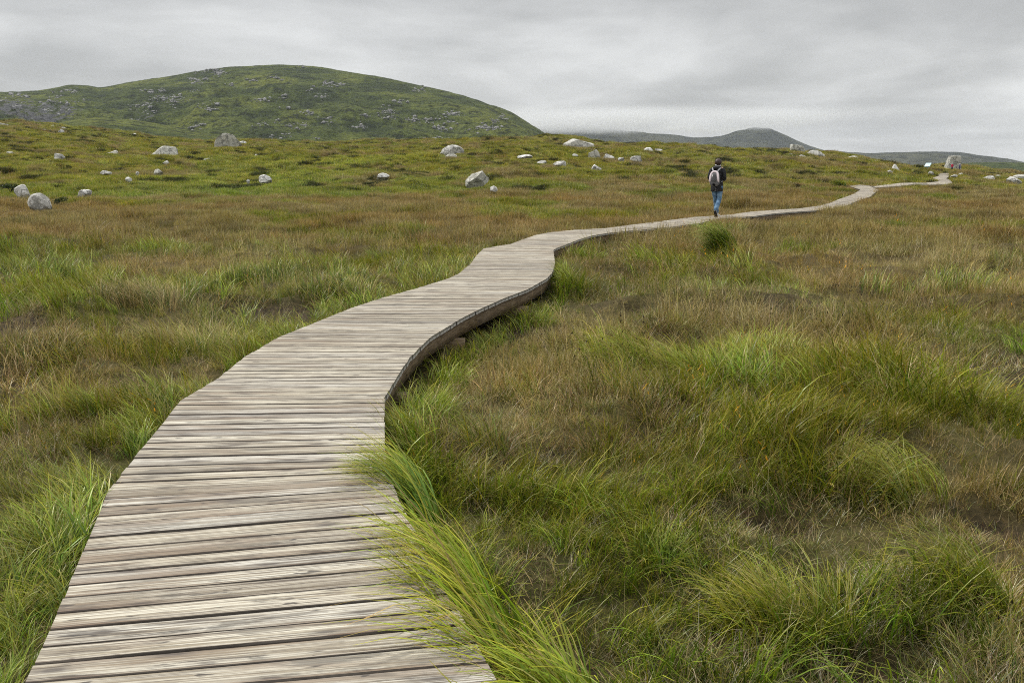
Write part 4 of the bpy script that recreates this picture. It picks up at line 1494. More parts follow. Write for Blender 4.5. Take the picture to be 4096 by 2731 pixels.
def shape_boulder(me, fn):
    """reshape a rock's outline: fn(x, z) scales, in units of half width and height"""
    co = np.zeros(len(me.vertices) * 3)
    me.vertices.foreach_get('co', co)
    co = co.reshape(-1, 3)
    co = fn(co)
    me.vertices.foreach_set('co', co.ravel())
    me.update()


def build_rocks():
    mats = {'R': MAT_ROCK, 'W': MAT_ROCK_W, 'D': MAT_ROCK_D}
    for i, (x0, x1, top, bot, mk, label) in enumerate(ROCKS):
        px = (x0 + x1) / 2
        p = drop(px, bot, 0.10)
        w = (x1 - x0) / F * p[1] / CP
        h = (bot - top) / F * p[1] / CP
        d = max(w * 0.7, h * 0.9)
        sub = 4 if w > 0.9 else 3
        flat = w / max(h, 0.01)
        lean = 0.0
        me = rock_mesh('boulder', 1000 + i * 7, w * 1.04, d, h * 1.04, sub, 16 if mk != 'R' else 10, 0.13, lean, mats[mk], 0.50 if mk == 'D' else 0.60)
        if 'pyramid' in label and 'largest' in label:
            def fn(c, w=w, h=h):
                t = np.clip(c[:, 2] / h, 0, 1)
                k = np.interp(t, [0, 0.5, 1.0], [1.0, 0.88, 0.55])
                c[:, 0] = c[:, 0] * k + w * 0.08 * t
                return c
            shape_boulder(me, fn)
        elif 'wedge' in label or 'rising' in label:
            def fn(c, w=w):
                s = np.clip(c[:, 0] / w + 0.5, 0, 1)
                c[:, 2] *= np.interp(s, [0, 0.25, 0.6, 1], [0.30, 0.5, 0.95, 1.0])
                return c
            shape_boulder(me, fn)
        elif 'sloping' in label or 'leaning' in label:
            def fn(c, w=w):
                s = np.clip(c[:, 0] / w + 0.5, 0, 1)
                c[:, 2] *= np.interp(s, [0, 0.3, 1], [0.95, 1.0, 0.35])
                return c
            shape_boulder(me, fn)
        o = bpy.data.objects.new('boulder', me)
        o.location = (p[0], p[1] + d * 0.30, p[2] - 0.08 * h)
        col.objects.link(o)
        tag(o, label, 'boulder', 'granite boulders scattered over the moor')
    # the standing stone at the end of the walk
    p = drop(955, 170.6, 0.10)
    p[1] += 5.0
    p[0] *= p[1] / (p[1] - 5.0)
    p[2] = CAMZ + float(row_slope(170.6)) * p[1]
    k = p[1] / F / CP
    w, h = 16.2 * k, 15.6 * k
    me = rock_mesh('standing_stone', 77, w, w * 0.55, h, 4, 12, 0.10, 0.0, MAT_ROCK_D, 0.6)

    def fn(c):
        t = np.clip(c[:, 2] / h, 0, 1)
        hw = np.interp(t, [0, 0.3, 0.9, 1.0], [1.0, 0.93, 0.80, 0.72])
        # square the outline
        s = c[:, 0] / (w / 2)
        s = np.sign(s) * np.abs(s) ** 0.55
        full = np.interp(np.abs(c[:, 0]) / (w / 2), [0, 0.5, 0.8, 1], [1.0, 1.12, 1.3, 1.5])
        c[:, 0] = np.clip(s, -1.0, 1.0) * hw * w / 2 + 0.06 * w * t
        c[:, 2] = np.minimum(c[:, 2] * full, h * (0.985 - 0.03 * np.abs(s)))
        return c
    shape_boulder(me, fn)
    o = bpy.data.objects.new('standing_stone', me)
    o.location = (p[0], p[1] + 0.8, p[2] - 0.1)
    col.objects.link(o)
    tag(o, 'massive upright grey standing stone with a flat top at the end of the boardwalk', 'standing stone')


build_rocks()

# ------------------------------------------------------------------ hills


def hill_material(name, greens, rock, rock_amt, scale=1.0):
    m, t, b = new_mat(name, 0.97, 0.05)
    geo = t.nodes.new('ShaderNodeNewGeometry')
    pos = geo.outputs['Position']
    a = t.nodes.new('ShaderNodeAttribute')
    a.attribute_name = 'rocky'
    n1 = noise_n(t, map_n(t, pos, (1, 1, 1.8)), 0.016 * scale, 6, 0.62)
    n2 = noise_n(t, map_n(t, pos, (1, 1, 2.5)), 0.09 * scale, 6, 0.68)
    n3 = noise_n(t, pos, 0.5 * scale, 5, 0.7)
    c = ramp(t, [(0.38, greens[0]), (0.50, greens[1]), (0.62, greens[2])], n1.outputs[0]).outputs[0]
    dk = ramp(t, [(0.40, 1.0), (0.49, 0.0)], n2.outputs[0])
    c = mixc(t, math_n(t, 'MULTIPLY', dk.outputs[0], 0.85), c, tuple(x * 0.38 for x in greens[0]))
    lt = ramp(t, [(0.56, 0.0), (0.70, 1.0)], n2.outputs[0])
    c = mixc(t, math_n(t, 'MULTIPLY', lt.outputs[0], 0.6), c, tuple(x * 1.25 for x in greens[2]))
    f = ramp(t, [(0.36, 0.45), (0.64, 1.45)], n3.outputs[0])
    c = mixc(t, 1.0, c, f.outputs[0], 'MULTIPLY')
    # bare rock where the slope is marked rocky
    rk = math_n(t, 'ADD', math_n(t, 'MULTIPLY', a.outputs['Fac'], 0.42), n2.outputs[0])
    rm = ramp(t, [(0.87 - rock_amt, 0.0), (0.92 - rock_amt, 1.0)], rk)
    rc = mixc(t, ramp(t, [(0.36, 0.0), (0.64, 1.0)], n3.outputs[0]).outputs[0], tuple(x * 0.25 for x in rock), rock)
    c = mixc(t, rm.outputs[0], c, rc)
    t.links.new(c, b.inputs['Base Color'])
    hh = math_n(t, 'ADD', n2.outputs[0], math_n(t, 'MULTIPLY', n3.outputs[0], 0.25))
    bump_n(t, b, hh, 1.0, 3.0 / scale)
    return m


def hill(name, label, ridge, d0, d1, zfoot, mat, nc=420, nr=110, rough=1.0, power=0.85, rocky=None, jag=0.6, bulge=0.0):
    """a hill whose skyline follows the ridge points (px, row in the 1024 picture)"""
    rg = np.array(ridge, float)
    px = np.linspace(rg[0, 0], rg[-1, 0], nc)
    row = np.interp(px, rg[:, 0], rg[:, 1])
    ker = np.exp(-np.linspace(-2, 2, 9) ** 2)
    ker /= ker.sum()
    row = np.convolve(np.pad(row, 4, mode='edge'), ker, 'valid')
    u = (px - 512) / F * CP
    d1c = d1 * (1 + 0.10 * np.sin(px / 140.0))
    zr = CAMZ + row_slope(row) * d1c
    T = np.concatenate([np.linspace(0, 1, nr), np.linspace(1.02, 1.45, 12)])
    V = np.zeros((len(T), nc, 3))
    Rk = np.zeros((len(T), nc))
    for i, tt in enumerate(T):
        d = d0 + (d1c - d0) * tt
        x = u * d
        if tt <= 1:
            g = 1 - (1 - tt) ** 1.55
            z = CAMZ + d * ((zfoot - CAMZ) / d0 * (1 - g) + (zr - CAMZ) / d1c * g)
        else:
            z = zfoot + (zr - zfoot) * (1 - ((tt - 1) / 0.8) ** 1.6 * 1.1)
        amp = rough * (0.35 + 0.65 * math.sin(min(tt, 1) * math.pi))
        sz = d1 / 900.0
        nz = (fbm(x / 60 / sz, d / 60 / sz, 201, 5, 0.55) - 0.5) * 16 * sz + (0.2 - np.abs(fbm(x / 34 / sz, d / 34 / sz, 211, 4) - 0.5)) * 9 * sz
        edge = min(1.0, (1 - tt) * 2.4) if tt <= 1 else min(1, (tt - 1) * 2)
        z = z + nz * amp * edge + (fbm(x / 7 / sz, d / 7 / sz, 221, 4, 0.6) - 0.5) * jag * 2.2 * sz
        if rocky is not None:
            rk = rocky(px, tt, x, d)
            z = z + rk * (np.abs(fbm(x / 13, z / 7 + d / 20, 231, 4, 0.6) - 0.5) * 2 - 0.3) * 7.0 * edge
        V[i, :, 0] = x
        V[i, :, 1] = d
        V[i, :, 2] = z
        if rocky is not None:
            Rk[i] = rocky(px, tt, x, d)
    Vf = V.reshape(-1, 3)
    i = (np.arange(len(T) - 1)[:, None] * nc + np.arange(nc - 1)[None]).ravel()
    Q = np.stack([i, i + 1, i + nc + 1, i + nc], 1)
    me = quad_mesh(name, Vf, Q, [mat])
    set_attr(me, 'rocky', 'FLOAT', Rk.ravel().astype(np.float32))
    me.polygons.foreach_set('use_smooth', np.ones(len(me.polygons), bool))
    o = bpy.data.objects.new(name, me)
    col.objects.link(o)
    tag(o, label, None, None, 'structure')
    return V


def s2(pts):
    return [(x * 0.43537, y * 0.43537) for x, y in pts]


MAT_HILL = hill_material('green_hillside', [(0.026, 0.036, 0.009), (0.050, 0.064, 0.013), (0.092, 0.104, 0.020)], (0.105, 0.104, 0.106), 0.0)
MAT_HILL_R = hill_material('far_green_ridge', [(0.026, 0.040, 0.014), (0.048, 0.064, 0.02), (0.072, 0.088, 0.026)], (0.25, 0.25, 0.24), -0.05)
MAT_MTN = hill_material('dark_mountain_side', [(0.030, 0.034, 0.026), (0.05, 0.054, 0.036), (0.075, 0.076, 0.05)], (0.22, 0.22, 0.23), 0.0, 0.4)


def main_rocky(px, tt, x, d):
    v = np.zeros_like(px)
    for cx, ct, sx, st, am in ((55, 0.62, 45, 0.22, 1.0), (10, 0.75, 30, 0.2, 0.8), (150, 0.55, 45, 0.16, 0.55), (120, 0.40, 60, 0.12, 0.55),
                               (165, 0.75, 40, 0.14, 0.5), (390, 0.42, 22, 0.08, 0.9), (445, 0.36, 40, 0.10, 0.8), (480, 0.36, 30, 0.12, 0.8), (320, 0.6, 25, 0.06, 0.6),
                               (290, 0.4, 60, 0.15, 0.3), (510, 0.6, 25, 0.25, 0.5)):
        v += am * np.exp(-((px - cx) / sx) ** 2 - ((tt - ct) / st) ** 2)
    return np.clip(v, 0, 1)


HILL_RIDGE = s2([(-900, 250), (-400, 225), (-200, 216), (0, 211), (60, 210), (100, 208), (130, 203), (155, 198), (175, 193), (195, 195), (210, 195), (240, 201), (270, 196), (300, 190),
                 (350, 182), (400, 175), (450, 165), (520, 155), (560, 152), (600, 150), (650, 147), (700, 150), (740, 153), (780, 160), (850, 172),
                 (890, 178), (925, 186), (999, 202), (1044, 213), (1088, 226), (1139, 244), (1174, 256), (1208, 278), (1235, 295), (1259, 311), (1270, 321), (1310, 350), (1360, 385), (1450, 440)])
HV = hill('hill', 'broad green hill with grey rock outcrops behind the moor', HILL_RIDGE, 420, 900, -18, MAT_HILL, 560, 150, 1.5, 0.92, main_rocky)
hill('hill', 'lower green spur in front of the rocky left end of the hill',
     [(-120, 150), (-60, 140), (20, 130), (50, 125), (75, 119.5), (95, 117), (110, 117.2), (135, 119.5), (170, 125), (205, 132), (260, 141), (320, 152), (380, 168)], 330, 560, -16, MAT_HILL, 220, 50, 0.5, 0.95, None)
hill('hill', 'low dark green ridge behind the standing stone at the right margin',
     [(850, 185), (876, 176), (905, 171.2), (925, 169.5), (945, 167.8), (960, 163.6), (975, 162.2), (1000, 162.0), (1019, 162.4), (1040, 164), (1060, 166), (1100, 169), (1200, 173), (1400, 178)], 430, 640, -17, MAT_HILL_R, 240, 60, 0.3, 0.95, None, 0.4)
hill('mountain', 'long grey-green ridge along the right skyline',
     [(700, 168), (760, 158), (800, 151.5), (827, 149.6), (850, 152.0), (871, 153), (885, 152.3), (905, 151.8), (935, 151.3), (960, 152), (975, 154.6), (990, 156.2), (1010, 158.8), (1024, 162), (1050, 168), (1100, 176), (1160, 185)], 1300, 1800, -20, MAT_MTN, 260, 60, 0.5, 0.9, None, 0.4)
hill('mountain', 'blue-grey mountain with its top lost in cloud',
     [(470, 150), (500, 137), (530, 127), (560, 124), (590, 126), (630, 131), (660, 134), (672, 134.5), (690, 137.2), (705, 137), (720, 136), (735, 131), (752, 127), (768, 128), (785, 135), (805, 144.5), (827, 151), (860, 158), (900, 166), (1000, 176)],
     2000, 2600, -20, MAT_MTN, 320, 70, 0.7, 0.9, None, 0.5)


# rocks lying on the hillside, one mass
def hill_rocks():
    import bmesh
    rr = np.random.default_rng(77)
    shapes = []
    for s in range(8):
        bm = bmesh.new()
        bmesh.ops.create_icosphere(bm, subdivisions=1, radius=1)
        v = np.array([x.co[:] for x in bm.verts])
        f = [[q.index for q in p.verts] for p in bm.faces]
        bm.free()
        for _ in range(5):
            nn = rr.normal(0, 1, 3)
            nn /= np.linalg.norm(nn)
            k = v @ nn
            v = v - np.outer(np.maximum(k - rr.uniform(0.45, 0.8), 0), nn)
        v *= rr.uniform(0.85, 1.15, (len(v), 1))
        shapes.append((v, f))
    nrow, ncol = HV.shape[:2]
    dep = HV[..., 1] * CP - (HV[..., 2] - CAMZ) * SP
    PX = 512 + F * HV[..., 0] / dep
    PR = 341 - F * (HV[..., 1] * SP + (HV[..., 2] - CAMZ) * CP) / dep
    cl = [(152, 92, 9, 6, 26), (205, 72, 14, 4, 26), (190, 84, 14, 8, 34), (172, 98, 16, 7, 50), (142, 108, 20, 7, 50), (210, 107, 14, 6, 34), (64, 101, 30, 14, 90),
          (8, 101, 14, 6, 30), (225, 74, 8, 5, 16), (262, 97, 16, 8, 26), (316, 93, 12, 5, 26), (183, 100, 8, 4, 12), (205, 126, 16, 5, 16), (190, 131, 20, 4, 14),
          (390, 113, 12, 5, 46), (446, 118, 16, 5, 44), (400, 103, 12, 5, 12), (480, 128, 18, 5, 44), (492, 126, 10, 4, 26), (414, 124, 20, 5, 26), (435, 127, 14, 4, 20),
          (506, 120, 8, 6, 16), (350, 125, 40, 8, 24), (300, 120, 70, 14, 60), (120, 122, 60, 8, 36), (250, 80, 50, 10, 26), (340, 88, 40, 12, 24), (420, 100, 60, 15, 24),
          (260, 70, 60, 5, 14), (430, 138, 60, 4, 18), (300, 138, 80, 4, 24)]
    V, Fq = [], []
    k = 0
    for cx, cyr, sx, sy, n in cl:
        sub = [(rr.normal(0, sx * 0.55), rr.normal(0, sy * 0.5)) for _ in range(max(1, n // 7))]
        for _ in range(int(n * 1.7)):
            sb = sub[rr.integers(0, len(sub))]
            px = cx + sb[0] + rr.normal(0, 3.4)
            row = cyr + sb[1] + rr.normal(0, 1.1)
            j = int(np.argmin(np.abs(PX[100] - px)))
            i = int(np.argmin(np.abs(PR[:150, j] - row)))
            if i < 3 or i > 147:
                continue
            p = HV[i, j]
            p = p + np.array([rr.normal(0, 0.8), rr.normal(0, 0.8), 0])
            size = float(np.clip(rr.lognormal(-0.05, 0.5), 0.3, 2.4)) * p[1] / 800 * 0.78
            v, f = shapes[rr.integers(0, 8)]
            a = rr.uniform(0, 6.28)
            w = v * np.array([1.25, 1.0, rr.uniform(0.5, 0.9)]) * size
            ca, sa = math.cos(a), math.sin(a)
            w = np.stack([w[:, 0] * ca - w[:, 1] * sa, w[:, 0] * sa + w[:, 1] * ca, w[:, 2]], 1) + p + np.array([0, 0, 0.15 * size])
            V.extend(w.tolist())
            Fq.extend([[q + k for q in t] for t in f])
            k += len(v)
    m = rock_material('hillside_rock', (0.25, 0.245, 0.24), (0.13, 0.13, 0.13), 0.3, 0.35)
    o = mesh_obj('hillside_rocks', V, Fq, m)
    tag(o, 'grey rocks and outcrops strewn over the green hill', 'rocks', None, 'stuff')


hill_rocks()

# ------------------------------------------------------------------ people


def frames(P):
    P = [Vector(p) for p in P]
    out = []
    up = Vector((0, 1, 0))
    for i, p in enumerate(P):
        t = (P[min(i + 1, len(P) - 1)] - P[max(i - 1, 0)]).normalized()
        x = up.cross(t)
        if x.length < 1e-4:
            x = Vector((1, 0, 0))
        x.normalize()
        y = t.cross(x).normalized()
        out.append((p, x, y))
    return out


def tube(P, rad, n=16, cap=True):
    """loft along P; rad is a list of (rx, ry)"""
    V, Fq = [], []
    for (p, x, y), (rx, ry) in zip(frames(P), rad):
        for k in range(n):
            a = 2 * math.pi * k / n
            V.append(p + x * math.cos(a) * rx + y * math.sin(a) * ry)
    m = len(P)
    for i in range(m - 1):
        for k in range(n):
            k2 = (k + 1) % n
            Fq.append((i * n + k, i * n + k2, (i + 1) * n + k2, (i + 1) * n + k))
    if cap:
        Fq.append(tuple(reversed(range(n))))
        Fq.append(tuple((m - 1) * n + k for k in range(n)))
    return V, Fq


def join(parts):
    V, Fq = [], []
    for v, f in parts:
        k = len(V)
        V.extend(v)
        Fq.extend([tuple(i + k for i in q) for q in f])
    return V, Fq


def soft(o, lv=1):
    md = o.modifiers.new('subdivision', 'SUBSURF')
    md.levels = md.render_levels = lv
    return o


def skin_body(name, verts, edges, radii, mat, parent, rootv=0):
    me = bpy.data.meshes.new(name)
    me.from_pydata(verts, edges, [])
    o = bpy.data.objects.new(name, me)
    col.objects.link(o)
    o.modifiers.new('skin', 'SKIN')
    if not me.skin_vertices:
        pass
    for i, sv in enumerate(me.skin_vertices[0].data):
        r = radii[i]
        sv.radius = (r, r) if isinstance(r, (int, float)) else r
        sv.use_root = (i == rootv)
    ss = o.modifiers.new('subdivision', 'SUBSURF')
    ss.levels = ss.render_levels = 1
    dg = bpy.context.evaluated_depsgraph_get()
    dg.update()
    m2 = bpy.data.meshes.new_from_object(o.evaluated_get(dg))
    o.modifiers.clear()
    o.data = m2
    m2.materials.clear()
    m2.materials.append(mat)
    m2.polygons.foreach_set('use_smooth', [True] * len(m2.polygons))
    if parent is not None:
        o.parent = parent
    return o


def hand_nodes(verts, edges, radii, wrist, wi, fwd, sidev, s=1.0):
    """palm, four bent fingers and a thumb, grown from the wrist vertex"""
    fwd = fwd.normalized()
    sidev = sidev.normalized()
    dn = fwd.cross(sidev).normalized()
    palm = wrist + fwd * 0.055 * s
    pi = len(verts)
    verts.append(palm)
    radii.append((0.034 * s, 0.016 * s))
    edges.append((wi, pi))
    for k, ln in zip((-1.5, -0.5, 0.5, 1.5), (0.062, 0.072, 0.068, 0.052)):
        q = palm + sidev * k * 0.019 * s + fwd * 0.034 * s
        a = len(verts)
        verts.append(q)
        radii.append(0.0095 * s)
        edges.append((pi, a))
        q2 = q + (fwd * 0.75 + dn * 0.45) * ln * 0.55 * s
        verts.append(q2)
        radii.append(0.0088 * s)
        edges.append((a, a + 1))
        verts.append(q2 + (fwd * 0.35 + dn * 0.9) * ln * 0.45 * s)
        radii.append(0.0078 * s)
        edges.append((a + 1, a + 2))
    a = len(verts)
    verts.append(wrist + fwd * 0.03 * s - sidev * 0.036 * s)
    radii.append(0.0115 * s)
    edges.append((wi, a))
    verts.append(wrist + fwd * 0.068 * s - sidev * 0.05 * s + dn * 0.012 * s)
    radii.append(0.0095 * s)
    edges.append((a, a + 1))


def shoe_geo(length=0.27, w=0.05):
    rings = [(-0.07, 0.030, 0.075), (-0.05, 0.038, 0.095), (0.0, 0.036, 0.105), (0.05, 0.042, 0.085), (0.11, 0.047, 0.065), (0.16, 0.043, 0.052), (0.195, 0.022, 0.038)]
    V, Fq = [], []
    n = 12
    for y, hw, top in rings:
        for k in range(n):
            a = 2 * math.pi * k / n
            x = math.cos(a) * hw
            z = 0.028 + (top - 0.028) * max(0, math.sin(a)) + min(0, math.sin(a)) * 0.002
            V.append(Vector((x, y, z)))
    m = len(rings)
    for i in range(m - 1):
        for k in range(n):
            k2 = (k + 1) % n
            Fq.append((i * n + k, i * n + k2, (i + 1) * n + k2, (i + 1) * n + k))
    Fq.append(tuple(reversed(range(n))))
    Fq.append(tuple((m - 1) * n + k for k in range(n)))
    return V, Fq


def sole_geo():
    out = [(-0.078, 0.0), (-0.068, 0.03), (-0.03, 0.040), (0.04, 0.040), (0.10, 0.050), (0.15, 0.048), (0.19, 0.03), (0.205, 0.0)]
    ring = [(x, y) for y, x in out] + [(-x, y) for y, x in reversed(out[1:-1])]
    n = len(ring)
    V = [Vector((x, y, 0.0)) for x, y in ring] + [Vector((x, y, 0.030)) for x, y in ring]
    Fq = [tuple(reversed(range(n))), tuple(n + k for k in range(n))] + [(k, (k + 1) % n, n + (k + 1) % n, n + k) for k in range(n)]
    return V, Fq


def person_walker():
    p = drop(716, 216.2)
    root = empty('person', (p[0], p[1], p[2] + 0.003), R(-30))
    tag(root, 'person in black hooded jacket and blue jeans walking away along the boardwalk', 'person')
    skin = simple_mat('skin', (0.55, 0.33, 0.24), 0.6, 0.1, 20)
    V = Vector
    verts = [V((0, 0, 0.93)), V((0, 0.0, 1.10)), V((0, 0.005, 1.30)), V((0, 0.0, 1.41)), V((0, 0.005, 1.475)), V((0.004, 0.02, 1.535)), V((0.006, 0.02, 1.60)), V((0.006, 0.018, 1.645))]
    radii = [(0.13, 0.10), (0.11, 0.085), (0.13, 0.09), 0.08, 0.05, (0.062, 0.072), (0.070, 0.085), (0.045, 0.06)]
    edges = [(i, i + 1) for i in range(7)]

    def chain(start, pts, rs):
        prev = start
        ids = []
        for q, rr in zip(pts, rs):
            verts.append(V(q))
            radii.append(rr)
            edges.append((prev, len(verts) - 1))
            prev = len(verts) - 1
            ids.append(prev)
        return ids
    # face: nose and chin, turned a little to the right
    chain(5, [(0.03, 0.088, 1.50)], [0.026])
    chain(6, [(0.045, 0.105, 1.575)], [0.012])
    RA = chain(3, [(0.17, 0.0, 1.385), (0.225, -0.05, 1.11), (0.10, 0.19, 1.10)], [0.055, 0.042, 0.028])
    hand_nodes(verts, edges, radii, V((0.10, 0.19, 1.10)), RA[-1], V((-0.75, 0.6, 0.1)), V((0, 0.1, 1)))
    LA = chain(3, [(-0.17, 0.0, 1.385), (-0.225, -0.05, 1.11), (-0.10, 0.19, 1.12)], [0.055, 0.042, 0.028])
    hand_nodes(verts, edges, radii, V((-0.10, 0.19, 1.12)), LA[-1], V((0.75, 0.6, 0.1)), V((0, -0.1, -1)))
    RL = [(0.09, -0.01, 0.86), (0.085, 0.00, 0.50), (0.075, -0.30, 0.185)]
    LL = [(-0.09, 0.01, 0.86), (-0.065, 0.10, 0.49), (-0.045, 0.17, 0.085)]
    chain(0, RL + [(0.075, -0.22, 0.06)], [0.08, 0.056, 0.04, 0.03])
    chain(0, LL + [(-0.045, 0.30, 0.035)], [0.08, 0.056, 0.04, 0.028])
    skin_body('body', verts, edges, radii, skin, root)
    # jeans
    jean, t, b = new_mat('blue_denim', 0.9, 0.1)
    tc = t.nodes.new('ShaderNodeTexCoord')
    n1 = noise_n(t, tc.outputs['Object'], 9, 4, 0.6)
    r1 = ramp(t, [(0.30, (0.045, 0.085, 0.15)), (0.5, (0.10, 0.18, 0.28)), (0.68, (0.22, 0.34, 0.46))], n1.outputs[0])
    t.links.new(r1.outputs[0], b.inputs['Base Color'])
    n2 = noise_n(t, map_n(t, tc.outputs['Object'], (8, 8, 30)), 1, 3)
    bump_n(t, b, n2.outputs[0], 0.6, 0.02)

    def leg_geo(hip, knee, ank, flare):
        h, k, a = V(hip), V(knee), V(ank)
        P = [h + V((0, 0, 0.07)), h, h.lerp(k, 0.5), h.lerp(k, 0.88), k.lerp(a, 0.06), k.lerp(a, 0.35), k.lerp(a, 0.7), k.lerp(a, 1.06)]
        rr = [(0.098, 0.105), (0.098, 0.105), (0.085, 0.092), (0.068, 0.074), (0.067, 0.072), (0.068, 0.072), (0.066, 0.072), (flare, flare * 1.12)]
        return tube(P, rr, 16)
    vv, ff = join([leg_geo(*RL, 0.075), leg_geo(*LL, 0.082)])
    vj, fj = tube([(0, 0, 0.80), (0, 0, 0.90), (0, 0, 1.02)], [(0.145, 0.11), (0.155, 0.12), (0.13, 0.10)], 16)
    vv, ff = join([(vv, ff), (vj, fj)])
    soft(mesh_obj('jeans', vv, ff, jean, root, True))
    # jacket with sleeves, hood and a skirt with a back vent
    jk = simple_mat('black_jacket_cloth', (0.017, 0.017, 0.019), 0.75, 0.35, 14, 0.25, 0.5)
    rings = [(0.735, -0.005, 0.178, 0.150), (0.74, -0.005, 0.184, 0.156), (0.85, -0.005, 0.186, 0.156), (0.97, 0.0, 0.176, 0.146), (1.08, 0.0, 0.168, 0.134), (1.20, 0.0, 0.182, 0.134),
             (1.31, -0.004, 0.195, 0.128), (1.375, -0.006, 0.188, 0.112), (1.415, -0.005, 0.145, 0.095), (1.455, 0.0, 0.085, 0.08), (1.49, 0.004, 0.072, 0.076)]
    torso = tube([(0, y, z) for z, y, a, c in rings], [(a, c) for z, y, a, c in rings], 20)

    def sleeve(s):
        P = [(0.12 * s, -0.005, 1.385), (0.175 * s, -0.008, 1.375), (0.205 * s, -0.025, 1.28), (0.232 * s, -0.045, 1.16), (0.236 * s, -0.045, 1.10), (0.205 * s, 0.03, 1.085), (0.15 * s, 0.12, 1.095), (0.105 * s, 0.185, 1.105)]
        return tube(P, [(0.055, 0.06), (0.072, 0.075), (0.067, 0.07), (0.06, 0.062), (0.058, 0.06), (0.055, 0.056), (0.05, 0.05), (0.045, 0.045)], 14)
    vv, ff = join([torso, sleeve(1), sleeve(-1)])
    jo = mesh_obj('jacket', vv, ff, jk, root, True)
    soft(jo)
    hood = tube([(-0.095, 0.01, 1.44), (-0.085, -0.06, 1.435), (-0.045, -0.115, 1.425), (0, -0.13, 1.42), (0.045, -0.115, 1.425), (0.085, -0.06, 1.435), (0.095, 0.01, 1.44)],
                [(0.03, 0.04), (0.042, 0.052), (0.05, 0.058), (0.052, 0.06), (0.05, 0.058), (0.042, 0.052), (0.03, 0.04)], 12)
    soft(mesh_obj('hood', *hood, jk, jo, True))
    white = simple_mat('pale_metal', (0.75, 0.75, 0.74), 0.4, 0.05)
    for z in (0.765, 0.83):
        vb, fb = tube([(0.0, -0.158, z), (0.0, -0.168, z)], [(0.009, 0.009), (0.007, 0.007)], 10)
        mesh_obj('button', vb, fb, white, jo, True)
    # scarf
    sm, t, b = new_mat('patterned_scarf', 0.9, 0.1)
    tc = t.nodes.new('ShaderNodeTexCoord')
    vo = t.nodes.new('ShaderNodeTexVoronoi')
    vo.inputs['Scale'].default_value = 32
    t.links.new(tc.outputs['Object'], vo.inputs['Vector'])
    sr = ramp(t, [(0.0, (0.75, 0.74, 0.72)), (0.42, (0.75, 0.74, 0.72)), (0.5, (0.03, 0.03, 0.035))], vo.outputs['Distance'], 'CONSTANT')
    t.links.new(sr.outputs[0], b.inputs['Base Color'])
    pts = []
    for k in range(17):
        a = 2 * math.pi * k / 16
        pts.append((0.068 * math.cos(a), 0.012 + 0.075 * math.sin(a), 1.487 + 0.012 * math.sin(a * 2)))
    soft(mesh_obj('scarf', *tube(pts, [(0.026, 0.034)] * 17, 10, False), sm, root, True))
    # hair: tucked into the scarf, open at the face
    hm = simple_mat('dark_brown_hair', (0.035, 0.017, 0.012), 0.5, 0.5, 40, 0.4, 0.4)
    hv, hf = [], []
    nu, nv = 22, 16
    for j in range(nv + 1):
        ph = math.pi * j / nv
        for i in range(nu):
            th = 2 * math.pi * i / nu
            x, y, z = math.sin(ph) * math.cos(th), math.sin(ph) * math.sin(th), math.cos(ph)
            rx, ry, rz = 0.086, 0.102, 0.10
            if z < 0:
                rz = 0.135
                rx = 0.086 - 0.012 * (-z)
            wv = 1 + 0.05 * math.sin(th * 7 + z * 5) * (1 - abs(z))
            hv.append((0.006 + x * rx * wv, 0.010 + y * ry * wv, 1.585 + z * rz))
    for j in range(nv):
        for i in range(nu):
            i2 = (i + 1) % nu
            c = hv[j * nu + i]
            # leave the face open (forward and a little to the right)
            fy = (c[1] - 0.010) / 0.102
            fx = (c[0] - 0.006) / 0.086
            if fy * 0.92 + fx * 0.38 > 0.40 and c[2] < 1.63:
                continue
            hf.append((j * nu + i, j * nu + i2, (j + 1) * nu + i2, (j + 1) * nu + i))
    ho = mesh_obj('hair', hv, hf, hm, root, True)
    sd_ = ho.modifiers.new('solid', 'SOLIDIFY')
    sd_.thickness = 0.012
    # shoes
    blk = simple_mat('black_shoe', (0.012, 0.012, 0.014), 0.6, 0.3)
    wh = simple_mat('white_shoe_edge', (0.62, 0.61, 0.58), 0.6, 0.1)
    for loc, pit, light in (((0.075, -0.30, 0.10), R(-58), False), ((-0.045, 0.19, 0.0), 0, True)):
        M = Matrix.Translation(loc) @ Matrix.Rotation(pit, 4, 'X')
        v1, f1 = shoe_geo()
        so = mesh_obj('shoe', [M @ q for q in v1], f1, wh if light else blk, root, True)
        v2, f2 = sole_geo()
        mesh_obj('sole', [M @ q for q in v2], f2, blk if not light else wh, so)
        if not light:
            v3 = [Vector((q.x * 1.1, q.y * 1.03, 0.030 + (q.z) * 0.45)) for q in v2]
            mesh_obj('trim', [M @ q for q in v3], f2, wh, so)
    # backpack, carried on the back: a thing of its own
    bp = empty('backpack', tuple(p + np.array([0, 0, 0.003])), R(-30))
    bp.scale = (1.12, 1.08, 1.0)
    tag(bp, "grey and pale pink backpack on the walker's back", 'backpack')
    gm = simple_mat('grey_pack_cloth', (0.15, 0.15, 0.158), 0.8, 0.25, 40, 0.2, 0.3)
    dg_ = simple_mat('dark_pack_panel', (0.085, 0.085, 0.09), 0.8, 0.25, 40)
    pink = simple_mat('pale_pink_pack_panel', (0.74, 0.65, 0.68), 0.75, 0.06, 20)
    yb = -0.135
    rg = [(0.90, 0.09, 0.045), (0.93, 0.125, 0.075), (1.00, 0.142, 0.088), (1.12, 0.134, 0.085), (1.24, 0.120, 0.075), (1.31, 0.092, 0.055), (1.335, 0.05, 0.03)]
    soft(mesh_obj('pack_body', *tube([(0, yb - c * 0.95, z) for z, a, c in rg], [(a, c) for z, a, c in rg], 18), gm, bp, True))

